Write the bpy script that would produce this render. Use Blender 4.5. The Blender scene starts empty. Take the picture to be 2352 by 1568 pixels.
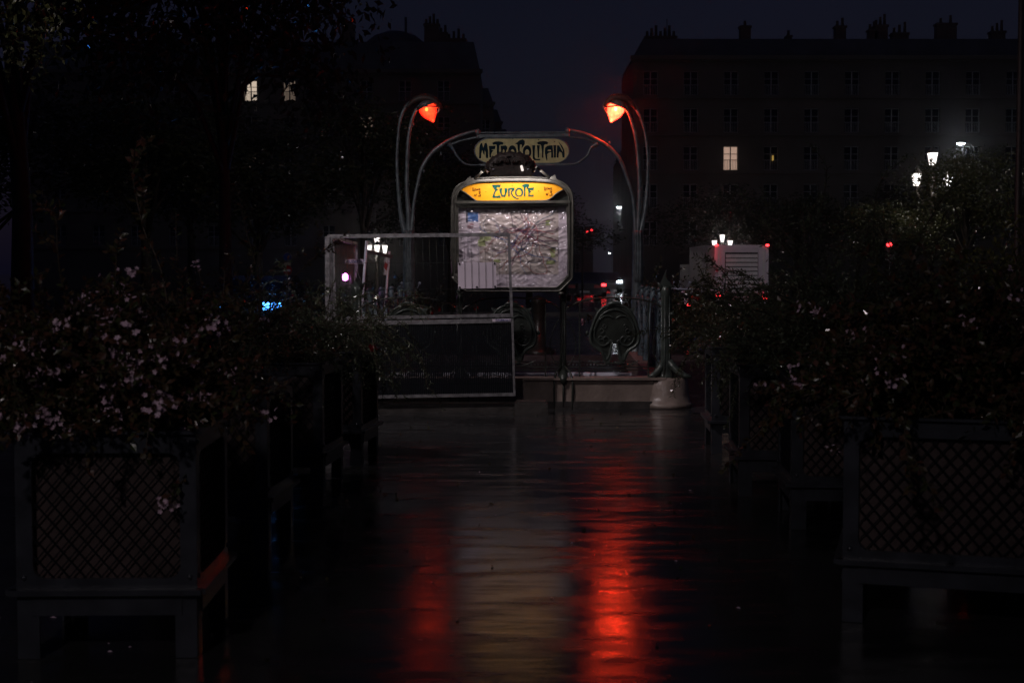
import bpy, math, random
from mathutils import Vector, Matrix, noise
R = math.radians
PI = math.pi
sc = bpy.context.scene
COL = sc.collection

# ------------------------------------------------------------------ camera
F = 3218.0                      # focal length in photo pixels (photo 2352 wide)
PITCH = math.atan(156.0 / F)
EYE = 1.5
cam_d = bpy.data.cameras.new('camera'); cam = bpy.data.objects.new('camera', cam_d); COL.objects.link(cam)
cam.location = (0, 0, EYE); cam.rotation_euler = (PI/2 - PITCH, 0, 0)
cam_d.sensor_width = 36; cam_d.lens = F / 2352 * 36; cam_d.clip_end = 3000; cam_d.clip_start = .05
cam_d.dof.use_dof = True; cam_d.dof.focus_distance = 16; cam_d.dof.aperture_fstop = 5.0
sc.camera = cam

def P(x, y, D):
    """the point at distance D ahead that shows at photo pixel x, y"""
    a = (x - 1176) / F; b = (784 - y) / F
    t = D / (math.cos(PITCH) + b * math.sin(PITCH))
    return Vector((a * t, D, EYE + t * (-math.sin(PITCH) + b * math.cos(PITCH))))

def zoomer(ax, ay, k, D):
    return lambda zx, zy, d=0.0: P(ax + k * zx, ay + k * zy, D + d)

# ------------------------------------------------------------------ tagging
def tag(o, label=None, cat=None, group=None, kind=None):
    if label: o['label'] = label
    if cat: o['category'] = cat
    if group: o['group'] = group
    if kind: o['kind'] = kind
    return o

def empty(name, loc=(0, 0, 0), rz=0, label=None, cat=None, group=None):
    o = bpy.data.objects.new(name, None); COL.objects.link(o)
    o.location = loc; o.rotation_euler = (0, 0, rz); o.empty_display_size = .1
    return tag(o, label, cat, group)

def children(o):
    return [c for c in bpy.data.objects if c.parent == o]

def copy_tree(o, parent=None):
    c = o.copy(); COL.objects.link(c)
    if parent is not None: c.parent = parent
    for ch in children(o): copy_tree(ch, c)
    return c

# ------------------------------------------------------------------ materials
def nt(name):
    m = bpy.data.materials.new(name); m.use_nodes = True
    return m, m.node_tree, m.node_tree.nodes['Principled BSDF']

def mat(name, col, rough=.5, metal=0, spec=.5, var=0.25, scale=6, bump=0, bscale=40, coat=0, col2=None):
    m, t, b = nt(name)
    N = t.nodes; L = t.links
    tc = N.new('ShaderNodeTexCoord')
    n = N.new('ShaderNodeTexNoise'); n.inputs['Scale'].default_value = scale; n.inputs['Detail'].default_value = 6
    L.new(tc.outputs['Object'], n.inputs['Vector'])
    r = N.new('ShaderNodeValToRGB')
    c2 = col2 or tuple(c * (1 + var) for c in col)
    c1 = tuple(c * (1 - var) for c in col)
    r.color_ramp.elements[0].color = (*c1, 1); r.color_ramp.elements[1].color = (*c2, 1)
    r.color_ramp.elements[0].position = .35; r.color_ramp.elements[1].position = .65
    L.new(n.outputs['Fac'], r.inputs['Fac']); L.new(r.outputs['Color'], b.inputs['Base Color'])
    b.inputs['Roughness'].default_value = rough; b.inputs['Metallic'].default_value = metal
    b.inputs['Specular IOR Level'].default_value = spec; b.inputs['Coat Weight'].default_value = coat
    b.inputs['Coat Roughness'].default_value = .08
    if bump:
        n2 = N.new('ShaderNodeTexNoise'); n2.inputs['Scale'].default_value = bscale; n2.inputs['Detail'].default_value = 4
        L.new(tc.outputs['Object'], n2.inputs['Vector'])
        bp = N.new('ShaderNodeBump'); bp.inputs['Strength'].default_value = bump; bp.inputs['Distance'].default_value = .01
        L.new(n2.outputs['Fac'], bp.inputs['Height']); L.new(bp.outputs['Normal'], b.inputs['Normal'])
    return m

def leafmat(name, c1, c2, rough=.35):
    m, t, b = nt(name); N = t.nodes; L = t.links
    g = N.new('ShaderNodeNewGeometry')
    r = N.new('ShaderNodeValToRGB')
    r.color_ramp.elements[0].color = (*c1, 1); r.color_ramp.elements[1].color = (*c2, 1)
    L.new(g.outputs['Random Per Island'], r.inputs['Fac']); L.new(r.outputs['Color'], b.inputs['Base Color'])
    b.inputs['Roughness'].default_value = rough
    b.inputs['Coat Weight'].default_value = .5; b.inputs['Coat Roughness'].default_value = .09
    tl_ = N.new('ShaderNodeBsdfTranslucent'); L.new(r.outputs['Color'], tl_.inputs['Color'])
    mx = N.new('ShaderNodeMixShader'); mx.inputs[0].default_value = .3
    L.new(b.outputs[0], mx.inputs[1]); L.new(tl_.outputs[0], mx.inputs[2]); L.new(mx.outputs[0], N['Material Output'].inputs['Surface'])
    return m

def emit(name, col, s):
    m = bpy.data.materials.new(name); m.use_nodes = True; t = m.node_tree; t.nodes.clear()
    e = t.nodes.new('ShaderNodeEmission'); e.inputs['Color'].default_value = (*col, 1); e.inputs['Strength'].default_value = s
    o = t.nodes.new('ShaderNodeOutputMaterial'); t.links.new(e.outputs[0], o.inputs[0])
    return m

M = {}
M['iron'] = mat('verdigris_iron', (.10, .13, .14), .38, .25, .5, .3, 9, .25, 60, col2=(.15, .185, .195))
M['iron_side'] = mat('verdigris_bluish_lit', (.11, .15, .17), .35, .1, .5, .3, 9, .2, 60)  # bluish light on the side railing is put into this lighter tone
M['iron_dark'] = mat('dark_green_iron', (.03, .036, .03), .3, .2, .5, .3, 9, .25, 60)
M['iron_mid'] = mat('mid_green_iron', (.05, .062, .054), .3, .2, .5, .3, 9, .25, 60)  # lighter iron; on the panel rims it paints in the highlights
M['bronze'] = mat('brown_cast_iron', (.035, .026, .022), .55, .2, .5, .35, 14, .5, 30)
M['frame'] = mat('panel_frame_metal', (.085, .085, .072), .35, .5, .5, .25, 12, .1, 60)
M['alu'] = mat('aluminium_strip', (.80, .80, .92), .4, .1, .5, .08, 20)
M['galv'] = mat('galvanised_steel', (.30, .29, .30), .38, .7, .5, .3, 25, .1, 60)
M['cream'] = mat('cream_enamel', (.62, .56, .27), .5, 0, .3, .12, 14, .05, 20, col2=(.71, .64, .31))
M['teal'] = mat('dark_teal_paint', (.005, .022, .032), .7, 0, .1, .3, 9)
M['yellow'] = mat('yellow_enamel', (.74, .31, .008), .5, 0, .15, .06, 5, .03, 20)
M['green_ink'] = mat('green_letter_paint', (.004, .07, .055), .7, 0, .1, .15, 9)
M['brown_ink'] = mat('brown_letter_paint', (.045, .008, .004), .7, 0, .1)
M['paper'] = mat('map_paper', (.46, .40, .47), .7, 0, .2, .12, 3, col2=(.52, .46, .50))
M['ink_dark'] = mat('map_dark_print', (.03, .03, .05), .6)
M['ink_blue'] = mat('map_blue_print', (.03, .10, .28), .6)
M['ink_red'] = mat('map_red_print', (.26, .03, .03), .6)
M['ink_plum'] = mat('map_plum_print', (.10, .03, .08), .6)
M['ink_green'] = mat('map_green_print', (.22, .25, .10), .6, var=.1)
M['ink_tan'] = mat('map_tan_print', (.36, .31, .29), .7, var=.1)
M['ink_river'] = mat('map_river_print', (.10, .12, .15), .6)
M['white_sheet'] = mat('white_board', (.80, .70, .80), .5, 0, .4, .05, 5)
M['white'] = mat('white_paint', (.72, .71, .72), .4, var=.08)
M['stone'] = mat('entrance_stone', (.25, .195, .165), .3, 0, .5, .22, 5, .5, 25, col2=(.31, .245, .21))
M['stone_dark'] = mat('dark_kerb_stone', (.05, .045, .042), .3, 0, .5, .3, 6, .6, 20)
M['dark_box'] = mat('black_slats', (.006, .007, .010), .6, 0, .12, .2, 9)
M['planter'] = mat('planter_paint', (.042, .045, .054), .28, .2, .6, .25, 7, .15, 40)
M['planter_in'] = mat('planter_liner', (.055, .036, .034), .5, 0, .4, .3, 5, .2, 30)
M['soil'] = mat('soil', (.03, .02, .015), .8, 0, .3, .4, 20, .6, 30)
M['wood'] = mat('bark', (.05, .04, .03), .7, 0, .3, .35, 8, .8, 20)
M['twig'] = mat('twig', (.06, .045, .03), .5, 0, .3, .3, 12)
M['haussmann'] = mat('limestone_wall', (.20, .175, .15), .8, 0, .3, .15, .35, .3, 3)
M['zinc'] = mat('zinc_roof', (.12, .12, .13), .55, .2, .4, .2, .6)
M['brick'] = mat('chimney_brick', (.20, .13, .10), .8, 0, .3, .2, 1)
M['winframe'] = mat('window_frame_paint', (.45, .45, .45), .5)
M['glass_dark'] = mat('dark_window_glass', (.012, .014, .02), .08, 0, .6, .2, 1)
M['rubber'] = mat('rubber', (.015, .015, .015), .6)
M['asph_mark'] = mat('kerb_granite', (.07, .068, .07), .35, 0, .4, .25, 6, .4, 25)
M['paint_white'] = mat('truck_white_paint', (.72, .66, .74), .35, 0, .5, .06, 3)
M['car_dark'] = mat('car_dark_paint', (.02, .022, .03), .15, .3, .6, .1, 3, coat=1)
M['car_grey'] = mat('car_grey_paint', (.10, .10, .11), .2, .4, .6, .1, 3, coat=1)
M['sign_blue'] = mat('sign_blue', (.02, .06, .28), .35)
M['sign_red'] = mat('sign_red', (.42, .02, .02), .35)
M['cream_plate'] = mat('sign_plate_cream', (.50, .44, .32), .45)
M['petal'] = mat('pink_petal', (.72, .46, .58), .45, 0, .4, .15, 30, col2=(.80, .62, .72))
M['petal_red'] = mat('red_petal', (.30, .01, .02), .45, 0, .4, .2, 30)
M['leaf_abelia'] = leafmat('abelia_leaf', (.05, .068, .022), (.13, .052, .034), .3)
M['leaf_olive'] = leafmat('olive_leaf', (.06, .082, .044), (.13, .155, .085), .32)
M['leaf_gold'] = leafmat('golden_leaf', (.11, .115, .03), (.26, .25, .07), .3)
M['leaf_tree'] = leafmat('tree_leaf', (.04, .05, .02), (.09, .09, .03), .4)
M['leaf_dark'] = leafmat('dark_leaf', (.03, .045, .02), (.07, .055, .025), .3)
M['led'] = emit('led_white', (.85, .92, 1.0), 30)
M['led_small'] = emit('led_white_far', (.80, .92, .95), 60)
M['lantern'] = emit('lantern_glow', (1.0, .93, .88), 2.4)
M['tube'] = emit('lamp_tube_glow', (1.0, .86, .80), 1.1)
M['win_warm'] = emit('lit_window_warm', (1.0, .80, .62), .62)
M['win_dim'] = emit('lit_window_dim', (.75, .55, .42), .16)
M['win_rose'] = emit('lit_window_rose', (1.0, .66, .50), .42)
M['win_yellow'] = emit('lit_window_yellow', (1.0, .62, .15), .35)
M['red_lamp'] = emit('red_lamp', (1.0, .03, .035), 7)
M['red_dim'] = emit('red_lamp_dim', (1.0, .03, .04), 2.2)
M['white_lamp'] = emit('vehicle_white_lamp', (.8, .9, 1.0), 14)
M['blue_lamp'] = emit('blue_white_headlamp', (.06, .32, 1.0), 16)
M['teal_lamp'] = emit('teal_lamp', (.05, .5, .6), .6)
M['magenta'] = emit('magenta_beacon', (1.0, .28, .95), 12)

# ------------------------------------------------------------------ mesh builder
class MB:
    def __init__(s): s.v = []; s.f = []; s.m = []; s.sm = []
    def add(s, vs, fs, mi=0, smooth=False):
        o = len(s.v); s.v.extend([tuple(p) for p in vs])
        for f in fs: s.f.append([i + o for i in f]); s.m.append(mi); s.sm.append(smooth)
    def box(s, c, d, rz=0, mi=0, rx=0, ry=0):
        m = Matrix.Rotation(rz, 3, 'Z') @ Matrix.Rotation(ry, 3, 'Y') @ Matrix.Rotation(rx, 3, 'X')
        c = Vector(c); h = Vector(d) / 2
        vs = [c + m @ Vector((x*h.x, y*h.y, z*h.z)) for x in (-1, 1) for y in (-1, 1) for z in (-1, 1)]
        s.add(vs, [(0,1,3,2),(4,6,7,5),(0,4,5,1),(2,3,7,6),(0,2,6,4),(1,5,7,3)], mi)
    def bar(s, a, b, w, d, mi=0, ref=Vector((0, 1, 0))):
        """a rectangular bar: w across (perpendicular to ref), d along ref"""
        a = Vector(a); b = Vector(b); t = (b - a).normalized()
        side = t.cross(ref)
        if side.length < 1e-4: side = t.cross(Vector((1, 0, 0)))
        side.normalize(); up = side.cross(t).normalized()
        vs = [p + side*w/2*i + up*d/2*j for p in (a, b) for i, j in ((-1,-1),(1,-1),(1,1),(-1,1))]
        s.add(vs, [(3,2,1,0),(4,5,6,7),(0,1,5,4),(1,2,6,5),(2,3,7,6),(3,0,4,7)], mi)
    def tube(s, pts, rad, n=8, mi=0, flat=1.0, ref=Vector((0, 1, 0)), cap=True):
        pts = [Vector(p) for p in pts]; k = len(pts)
        if not hasattr(rad, '__len__'): rad = [rad] * k
        vs = []; prev = None
        for i, p in enumerate(pts):
            t = (pts[min(i+1, k-1)] - pts[max(i-1, 0)]).normalized()
            if prev is None:
                a = t.cross(ref)
                if a.length < .05: a = t.cross(Vector((1, 0, 0)))
            else: a = prev - t * prev.dot(t)
            a.normalize(); prev = a; b = t.cross(a).normalized()
            for j in range(n):
                q = 2*PI*j/n
                vs.append(p + a*rad[i]*math.cos(q) + b*rad[i]*flat*math.sin(q))
        fs = [(i*n+j, i*n+(j+1) % n, (i+1)*n+(j+1) % n, (i+1)*n+j) for i in range(k-1) for j in range(n)]
        if cap: fs += [tuple(range(n))[::-1], tuple((k-1)*n+j for j in range(n))]
        s.add(vs, fs, mi, True)
    def lathe(s, prof, c, n=16, mi=0, m=None, cap=True):
        c = Vector(c); m = m or Matrix.Identity(3); vs = []
        for r, z in prof:
            for j in range(n):
                q = 2*PI*j/n; vs.append(c + m @ Vector((r*math.cos(q), r*math.sin(q), z)))
        k = len(prof)
        fs = [(i*n+j, i*n+(j+1) % n, (i+1)*n+(j+1) % n, (i+1)*n+j) for i in range(k-1) for j in range(n)]
        if cap: fs += [tuple(range(n))[::-1], tuple((k-1)*n+j for j in range(n))]
        s.add(vs, fs, mi, True)
    def slab(s, pts, off, mi=0):
        """polygon of 3-D points extruded by the vector off"""
        n = len(pts); off = Vector(off); a = [Vector(p) for p in pts]
        s.add(a + [p + off for p in a], [tuple(range(n)), tuple(range(2*n-1, n-1, -1))] + [(i, n+i, n+(i+1) % n, (i+1) % n) for i in range(n)], mi)
    def ring(s, outer, inner, off, mi=0):
        n = len(outer); off = Vector(off); A = [Vector(p) for p in outer]; B = [Vector(p) for p in inner]
        s.add(A + B + [p+off for p in A] + [p+off for p in B],
              [f for i in range(n) for j in [(i+1) % n] for f in ((i, j, n+j, n+i), (2*n+i, 3*n+i, 3*n+j, 2*n+j), (i, 2*n+i, 2*n+j, j), (n+i, n+j, 3*n+j, 3*n+i))], mi)
    def strip(s, pts, w, off, mi=0, Z=None):
        """flat ribbon in the XZ plane with widths w, extruded by off"""
        pts = [Vector(p) for p in pts]; k = len(pts)
        if not hasattr(w, '__len__'): w = [w] * k
        l = []; r = []
        for i, p in enumerate(pts):
            t = (pts[min(i+1, k-1)] - pts[max(i-1, 0)]); t.y = 0; t.normalize()
            nrm = Vector((-t.z, 0, t.x)); l.append(p + nrm*w[i]/2); r.append(p - nrm*w[i]/2)
        off = Vector(off)
        vs = l + r; fs = [(i, i+1, k+i+1, k+i) for i in range(k-1)]
        if off.length > 0:
            vs += [p+off for p in vs]; o = 2*k
            fs += [(o+k+i, o+k+i+1, o+i+1, o+i) for i in range(k-1)]
            fs += [(i, o+i, o+i+1, i+1) for i in range(k-1)] + [(k+i+1, o+k+i+1, o+k+i, k+i) for i in range(k-1)]
            fs += [(0, k, o+k, o), (k-1, o+k-1, o+2*k-1, 2*k-1)]
        s.add(vs, fs, mi)
    def build(s, name, mats, parent=None, origin=None):
        me = bpy.data.meshes.new(name)
        v = s.v
        if origin is not None: v = [(p[0]-origin[0], p[1]-origin[1], p[2]-origin[2]) for p in v]
        me.from_pydata(v, [], s.f)
        if not isinstance(mats, (list, tuple)): mats = [mats]
        for m in mats: me.materials.append(m)
        me.polygons.foreach_set('material_index', s.m); me.polygons.foreach_set('use_smooth', s.sm)
        me.update()
        o = bpy.data.objects.new(name, me); COL.objects.link(o)
        if parent is not None: o.parent = parent
        if origin is not None and parent is None: o.location = origin
        return o

def local(parent_loc, pts):
    pl = Vector(parent_loc); return [Vector(p) - pl for p in pts]

def spline(pts, n=6):
    """Catmull-Rom through tuples of any length"""
    pts = [tuple(p) for p in pts]; out = []
    for i in range(len(pts)-1):
        p0 = pts[max(i-1, 0)]; p1 = pts[i]; p2 = pts[i+1]; p3 = pts[min(i+2, len(pts)-1)]
        for k in range(n):
            t = k/n
            out.append(tuple(.5*((2*b) + (-a+c)*t + (2*a-5*b+4*c-d)*t*t + (-a+3*b-3*c+d)*t**3) for a, b, c, d in zip(p0, p1, p2, p3)))
    out.append(pts[-1]); return out

# ================================================================== SETTING
# ground: one sheet with the stair opening cut out
D1, D2 = 15.7, 21.2
OX0, OX1, OY0, OY1 = -1.55, 1.60, 16.0, 21.3
def wet_asphalt():
    m, t, b = nt('wet_asphalt'); N = t.nodes; L = t.links
    tc = N.new('ShaderNodeTexCoord')
    def nz(scale, detail, sx=1, sy=1, rough=.55):
        mp = N.new('ShaderNodeMapping'); mp.inputs['Scale'].default_value = (sx, sy, 1)
        L.new(tc.outputs['Object'], mp.inputs['Vector'])
        n = N.new('ShaderNodeTexNoise'); n.inputs['Scale'].default_value = scale; n.inputs['Detail'].default_value = detail
        n.inputs['Roughness'].default_value = rough
        L.new(mp.outputs[0], n.inputs['Vector']); return n
    big = nz(.9, 5, 1, 1.3); mid = nz(3.2, 6, .6, 1.9); fine = nz(210, 3); grit = nz(85, 4)
    r = N.new('ShaderNodeValToRGB'); e = r.color_ramp.elements
    e[0].position = .38; e[0].color = (.018, .018, .019, 1); e[1].position = .68; e[1].color = (.032, .031, .031, 1)
    L.new(big.outputs['Fac'], r.inputs['Fac']); L.new(r.outputs[0], b.inputs['Base Color'])
    rr = N.new('ShaderNodeMapRange'); rr.inputs['From Min'].default_value = .42; rr.inputs['From Max'].default_value = .68
    rr.inputs['To Min'].default_value = .09; rr.inputs['To Max'].default_value = .33
    L.new(mid.outputs['Fac'], rr.inputs['Value']); L.new(rr.outputs[0], b.inputs['Roughness'])
    a1 = N.new('ShaderNodeMath'); a1.operation = 'MULTIPLY_ADD'; a1.inputs[1].default_value = .25
    L.new(fine.outputs['Fac'], a1.inputs[0]); L.new(grit.outputs['Fac'], a1.inputs[2])
    bp = N.new('ShaderNodeBump'); bp.inputs['Strength'].default_value = .26; bp.inputs['Distance'].default_value = .0018
    L.new(a1.outputs[0], bp.inputs['Height'])
    bp2 = N.new('ShaderNodeBump'); bp2.inputs['Strength'].default_value = .22; bp2.inputs['Distance'].default_value = .009
    L.new(mid.outputs['Fac'], bp2.inputs['Height']); L.new(bp.outputs[0], bp2.inputs['Normal'])
    L.new(bp2.outputs['Normal'], b.inputs['Normal'])
    b.inputs['Specular IOR Level'].default_value = .155
    return m
M['asphalt'] = wet_asphalt()
g = MB()
X = [-600, OX0, OX1, 600]; Y = [-60, OY0, OY1, 1500]
vs = [(x, y, 0) for y in Y for x in X]
fs = [(j*4+i, j*4+i+1, (j+1)*4+i+1, (j+1)*4+i) for j in range(3) for i in range(3) if not (i == 1 and j == 1)]
g.add(vs, fs)
tag(g.build('ground', M['asphalt']), 'wet dark asphalt of the square, shining under the lamps', 'ground', kind='structure')
# road beyond the island and the far pavement
k = MB(); k.box((0, 24.1, .05), (120, .3, .10)); k.box((0, 50.15, .06), (160, .3, .12))
tag(k.build('kerb', M['asph_mark']), 'granite kerbs on both sides of the road behind the entrance', 'kerb', kind='structure')
k = MB(); k.box((0, 100.3, .055), (300, 100, .11))
tag(k.build('far_pavement', M['asphalt']), 'wet pavement and ground beyond the far kerb', 'pavement', kind='structure')
M['wet_slab'] = mat('wet_dark_slab', (.030, .029, .031), .25, 0, .3, .2, 5, .3, 25)
k = MB(); k.add([(1.95, 15.0, .004), (2.25, 15.0, .004), (3.4, 24, .004), (2.5, 24, .004)], [(0, 1, 2, 3)])
tag(k.build('paving_strip', M['wet_slab']), 'paler paving strip running back beside the entrance', 'pavement', kind='structure')
# stairwell
k = MB()
for i in range(14):
    y0 = OY1 - .25 - i*.32; k.box(((OX0+OX1)/2, y0 - .16, -.17*(i+1) - .3), (OX1-OX0-.02, .32, .60), mi=0)
for x in (OX0-.06, OX1+.06): k.box((x, (OY0+OY1)/2, -1.6), (.12, OY1-OY0+.2, 3.19), mi=1)
k.box(((OX0+OX1)/2, OY0-.06, -1.6), (OX1-OX0, .12, 3.19), mi=1)
tag(k.build('stairway', [M['stone'], M['cream']]), 'stone stairs going down inside the metro entrance', 'stairs', kind='structure')

# ================================================================== METRO ENTRANCE: railing
RT = .33
ent = empty('metro_railing', (0, D1, 0), 0, 'cast iron art nouveau railing with shield panels on a pale stone plinth around the stairs', 'railing')
def L_(p): return Vector(p) - Vector((0, D1, 0))
PX = [-1.742, -.585, .571, 1.727]
DRIFT = .16                              # the stair axis leans a little to the right
s = MB()
s.box((0, .02, .205), (3.42, .34, .25)); s.box((0, .02, .04), (3.46, .40, .08), mi=1)  # lower dark box stands in for the shadow at the plinth's foot
s.build('stone_plinth', [M['stone'], M['stone_dark']], ent)
s = MB(); s.box((0, .0, .318+.012), (3.42, .39, .024)); s.build('coping', M['stone'], ent)
for sx in (-1, 1):
    s = MB()
    prof = [(.305, .0), (.303, .05), (.288, .055), (.27, .15), (.25, .31), (.235, .336)]
    s.lathe(prof, (PX[0] if sx < 0 else PX[3], .05, 0), 20)
    for i in range(len(s.v)): pass
    s.build('corner_stone', M['stone'], ent)
    s = MB()
    x0 = sx*1.735; s.bar((x0, .2, .19), (x0 + DRIFT, D2-D1+.25, .19), .30, .27, ref=Vector((0, 0, 1)))
    s.build('side_plinth', M['stone'], ent)
s = MB()
for a, b in ((-1.7, -.60), (-.585, -.13), (-.12, 1.36)): s.box(((a+b)/2, .245, .352), (b-a, .05, .042))
s.build('edge_strip', M['alu'], ent)
s = MB()
for i in range(78): s.box((-1.7 + i*.040, .30, .46), (.018, .02, .022))
s.box((-.15, .30, .432), (3.1, .02, .014)); s.box((-.15, .30, .495), (3.1, .02, .012))
s.build('perforated_rail', M['iron'], ent)

def uv(zx, zy, d=0): return Vector(((zx-1145)*.001105, d, RT + (1165-zy)*.001105))
def mirror(pts): return pts + [(2290-x, y) for x, y in reversed(pts)]
def panel_meshes(m_main, m_rim):
    out = []
    a = MB()
    a.tube([uv(*p) for p in spline([(632,490),(700,435),(800,390),(900,365),(1050,352),(1200,352),(1350,362),(1480,385),(1570,418),(1655,480)], 4)], .0105, 8)
    for zx in (790, 1490): a.bar(uv(zx, 400 if zx < 1000 else 395), uv(zx, 1165), .014, .014)
    a.bar(uv(640, 1052), uv(1650, 1052), .010, .012); a.bar(uv(640, 1085), uv(1650, 1085), .010, .012)
    a.tube([uv(*p) for p in spline([(650,560),(700,640),(745,760),(750,900),(700,1010),(650,1050)], 4)], .006, 6)
    a.tube([uv(*p) for p in spline([(1640,560),(1590,640),(1545,760),(1540,900),(1590,1010),(1640,1050)], 4)], .006, 6)
    out.append(('rail', a, m_main))
    half = [(1145,425),(1060,438),(1000,475),(955,545),(920,640),(900,720),(905,800),(945,850),(1000,885),(1030,930),(1050,985),(1085,950),(1105,870),(1120,815)]
    sh = MB(); sh.slab([uv(x, y, -.018) for x, y in mirror(half)], (0, .03, 0))
    out.append(('shield', sh, m_main))
    rim = MB()
    o = spline(half, 3)
    for mx in (0, 1):
        f = (lambda p: (2290-p[0], p[1])) if mx else (lambda p: p)
        rim.tube([uv(*f(p), -.026) for p in o], [.013+.007*math.sin(i/len(o)*PI) for i in range(len(o))], 7)
        inn = spline([(1130,560),(1090,535),(1030,540),(985,580),(950,660),(940,740),(965,800),(1010,835),(1055,830),(1085,800),(1080,760),(1050,745),(1030,770),(1045,795)], 3)
        rim.tube([uv(*f(p), -.032) for p in inn], .008, 6)
        hk = spline([(1145,470),(1080,485),(1010,530),(965,600),(935,690)], 3)
        rim.tube([uv(*f(p), -.030) for p in hk], [.012, ]*2 + [.011]*(len(hk)-2), 6)
        for (cx, cy, r0) in ((1010,690,26),(1000,760,22),(1040,640,20),(1105,795,16)):
            c = spline([(cx-r0,cy),(cx,cy-r0),(cx+r0,cy),(cx,cy+r0*.8),(cx-r0*.5,cy+r0*.3)], 3)
            rim.tube([uv(*f(p), -.034) for p in c], .006, 5)
        wing = [(935,448),(1000,465),(1050,440),(1090,425),(1060,470),(1000,515),(965,560),(965,500)]
        rim.slab([uv(*f(p), -.030) for p in wing], (0, .02, 0))
        foot = spline([(1145,1008),(1080,1020),(1030,1034),(980,1025),(935,1008),(895,985)], 3)
        rim.tube([uv(*f(p), -.015) for p in foot], [.012 - .008*i/len(foot) for i in range(len(foot))], 6)
        ft = [(1020,900),(1055,985),(1045,1015),(1090,1020),(1110,960),(1112,880),(1085,940)]
        rim.slab([uv(*f(p), -.034) for p in ft], (0, .028, 0))
        kn = uv(*f((868, 705)), -.01); rim.lathe([(.004,-.03),(.016,-.015),(.018,0),(.012,.015),(.004,.028)], kn, 8)
    rim.tube([uv(*p, -.03) for p in spline([(1075,425),(1110,408),(1145,404),(1180,408),(1215,425)], 3)], [.012,.016,.02,.022,.024,.026,.026,.026,.024,.022,.02,.016,.012], 7)
    out.append(('rim', rim, m_rim))
    return out
PM = {}
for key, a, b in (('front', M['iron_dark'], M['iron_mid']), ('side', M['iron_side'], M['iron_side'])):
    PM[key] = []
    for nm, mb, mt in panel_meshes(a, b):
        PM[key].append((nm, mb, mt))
protos = {}
def railing_panel(key, loc, rz):
    if key not in protos:
        (n0, m0, t0), (n1, m1, t1), (n2, m2, t2) = PM[key]
        o = m0.build('railing_panel', t0, ent); sh = m1.build('shield', t1, o); m2.build('rim', t2, sh)
        protos[key] = o
    else: o = copy_tree(protos[key], ent)
    o.location = loc; o.rotation_euler = (0, 0, rz); return o
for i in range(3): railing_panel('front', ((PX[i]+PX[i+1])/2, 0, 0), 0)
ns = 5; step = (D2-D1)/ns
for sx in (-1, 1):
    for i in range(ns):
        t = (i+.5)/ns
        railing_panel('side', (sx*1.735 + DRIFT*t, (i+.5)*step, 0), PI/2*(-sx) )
def post(x, y, big, mt, hooped=False):
    p = MB(); hgt = .95 if not big else 1.03
    r = .052 if big else .03
    prof = [(r*2.1, RT-.01), (r*1.9, RT+.03), (r*1.3, RT+.10), (r*1.05, RT+.25), (r, RT+.6), (r*1.02, RT+hgt-.12), (r*1.35, RT+hgt-.07), (r*1.1, RT+hgt-.02), (r*.9, RT+hgt)]
    p.lathe(prof, (x, y, 0), 12)
    for q in range(6):
        a = q*PI/3+.2; dx, dy = math.cos(a), math.sin(a)
        p.tube([(x+dx*r*1.7, y+dy*r*1.7, RT+.02), (x+dx*r*1.0, y+dy*r*1.0, RT+.22), (x+dx*r*.95, y+dy*r*.95, RT+hgt-.08)], [r*.3, r*.22, r*.2], 5)
    if big:
        sx = 1 if x > 0 else -1
        horn = [(-.09,1.05),(-.06,1.10),(-.01,1.22),(.0,1.24),(-.01,1.16),(.03,1.10),(.07,1.06),(.05,1.03),(-.04,1.04)]
        p.slab([(x+a*sx, y-.03, RT+b-.03) for a, b in horn], (0, .06, 0))
        p.tube([(x-.04*sx, y, RT+.98), (x-.07*sx, y-.02, RT+1.04), (x-.10*sx, y-.03, RT+1.07)], [.03, .02, .008], 7)
        p.lathe([(.02,-.02),(.03,0),(.02,.02)], (x+.06*sx, y-.05, RT+.72), 8)
        for dx, dy, l in ((1,-.5,.30),(-1,-.5,.22),(.3,1,.2)):
            q = Vector((dx, dy, 0)).normalized()
            p.tube([(x+q.x*t*l*sx, y+q.y*t*l, RT+.22*(1-t)**2.2+.02) for t in (.12,.3,.5,.75,1)], [.045,.045,.042,.036,.018], 8)
    else:
        p.lathe([(.004,.0),(.026,.012),(.034,.03),(.022,.045),(.006,.052)], (x, y-.005, RT+hgt), 10)
        for q in range(7):
            a = PI*q/6; p.tube([(x, y-.01, RT+hgt+.0), (x+.045*math.cos(a), y-.02, RT+hgt+.045*math.sin(a))], [.006, .005], 5)
    if hooped:
        for sx in (-1, 1):
            p.tube([(x+sx*.02, y-.03, RT+.13), (x+sx*.075, y-.10, RT+.07), (x+sx*.10, y-.17, RT-.0), (x+sx*.105, y-.172, RT-.12), (x+sx*.10, y-.172, .06), (x+sx*.10, y-.172, .0)], [.012,.014,.013,.012,.012,.010], 7)
        p.tube([(x, y, RT+.12), (x, y-.10, RT+.03), (x, y-.175, RT+.0), (x, y-.19, RT-.05)], [.03, .05, .055, .025], 10, flat=.8)
        p.tube([(x, y-.172, RT-.03), (x, y-.172, .02)], [.012, .010], 7)
    return p.build('corner_post' if big else 'post', mt, ent)
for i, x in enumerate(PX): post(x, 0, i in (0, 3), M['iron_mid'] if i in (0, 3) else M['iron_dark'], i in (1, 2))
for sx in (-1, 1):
    for i in range(1, ns): post(sx*1.735 + DRIFT*i/ns, i*step, False, M['iron_side'])

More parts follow.
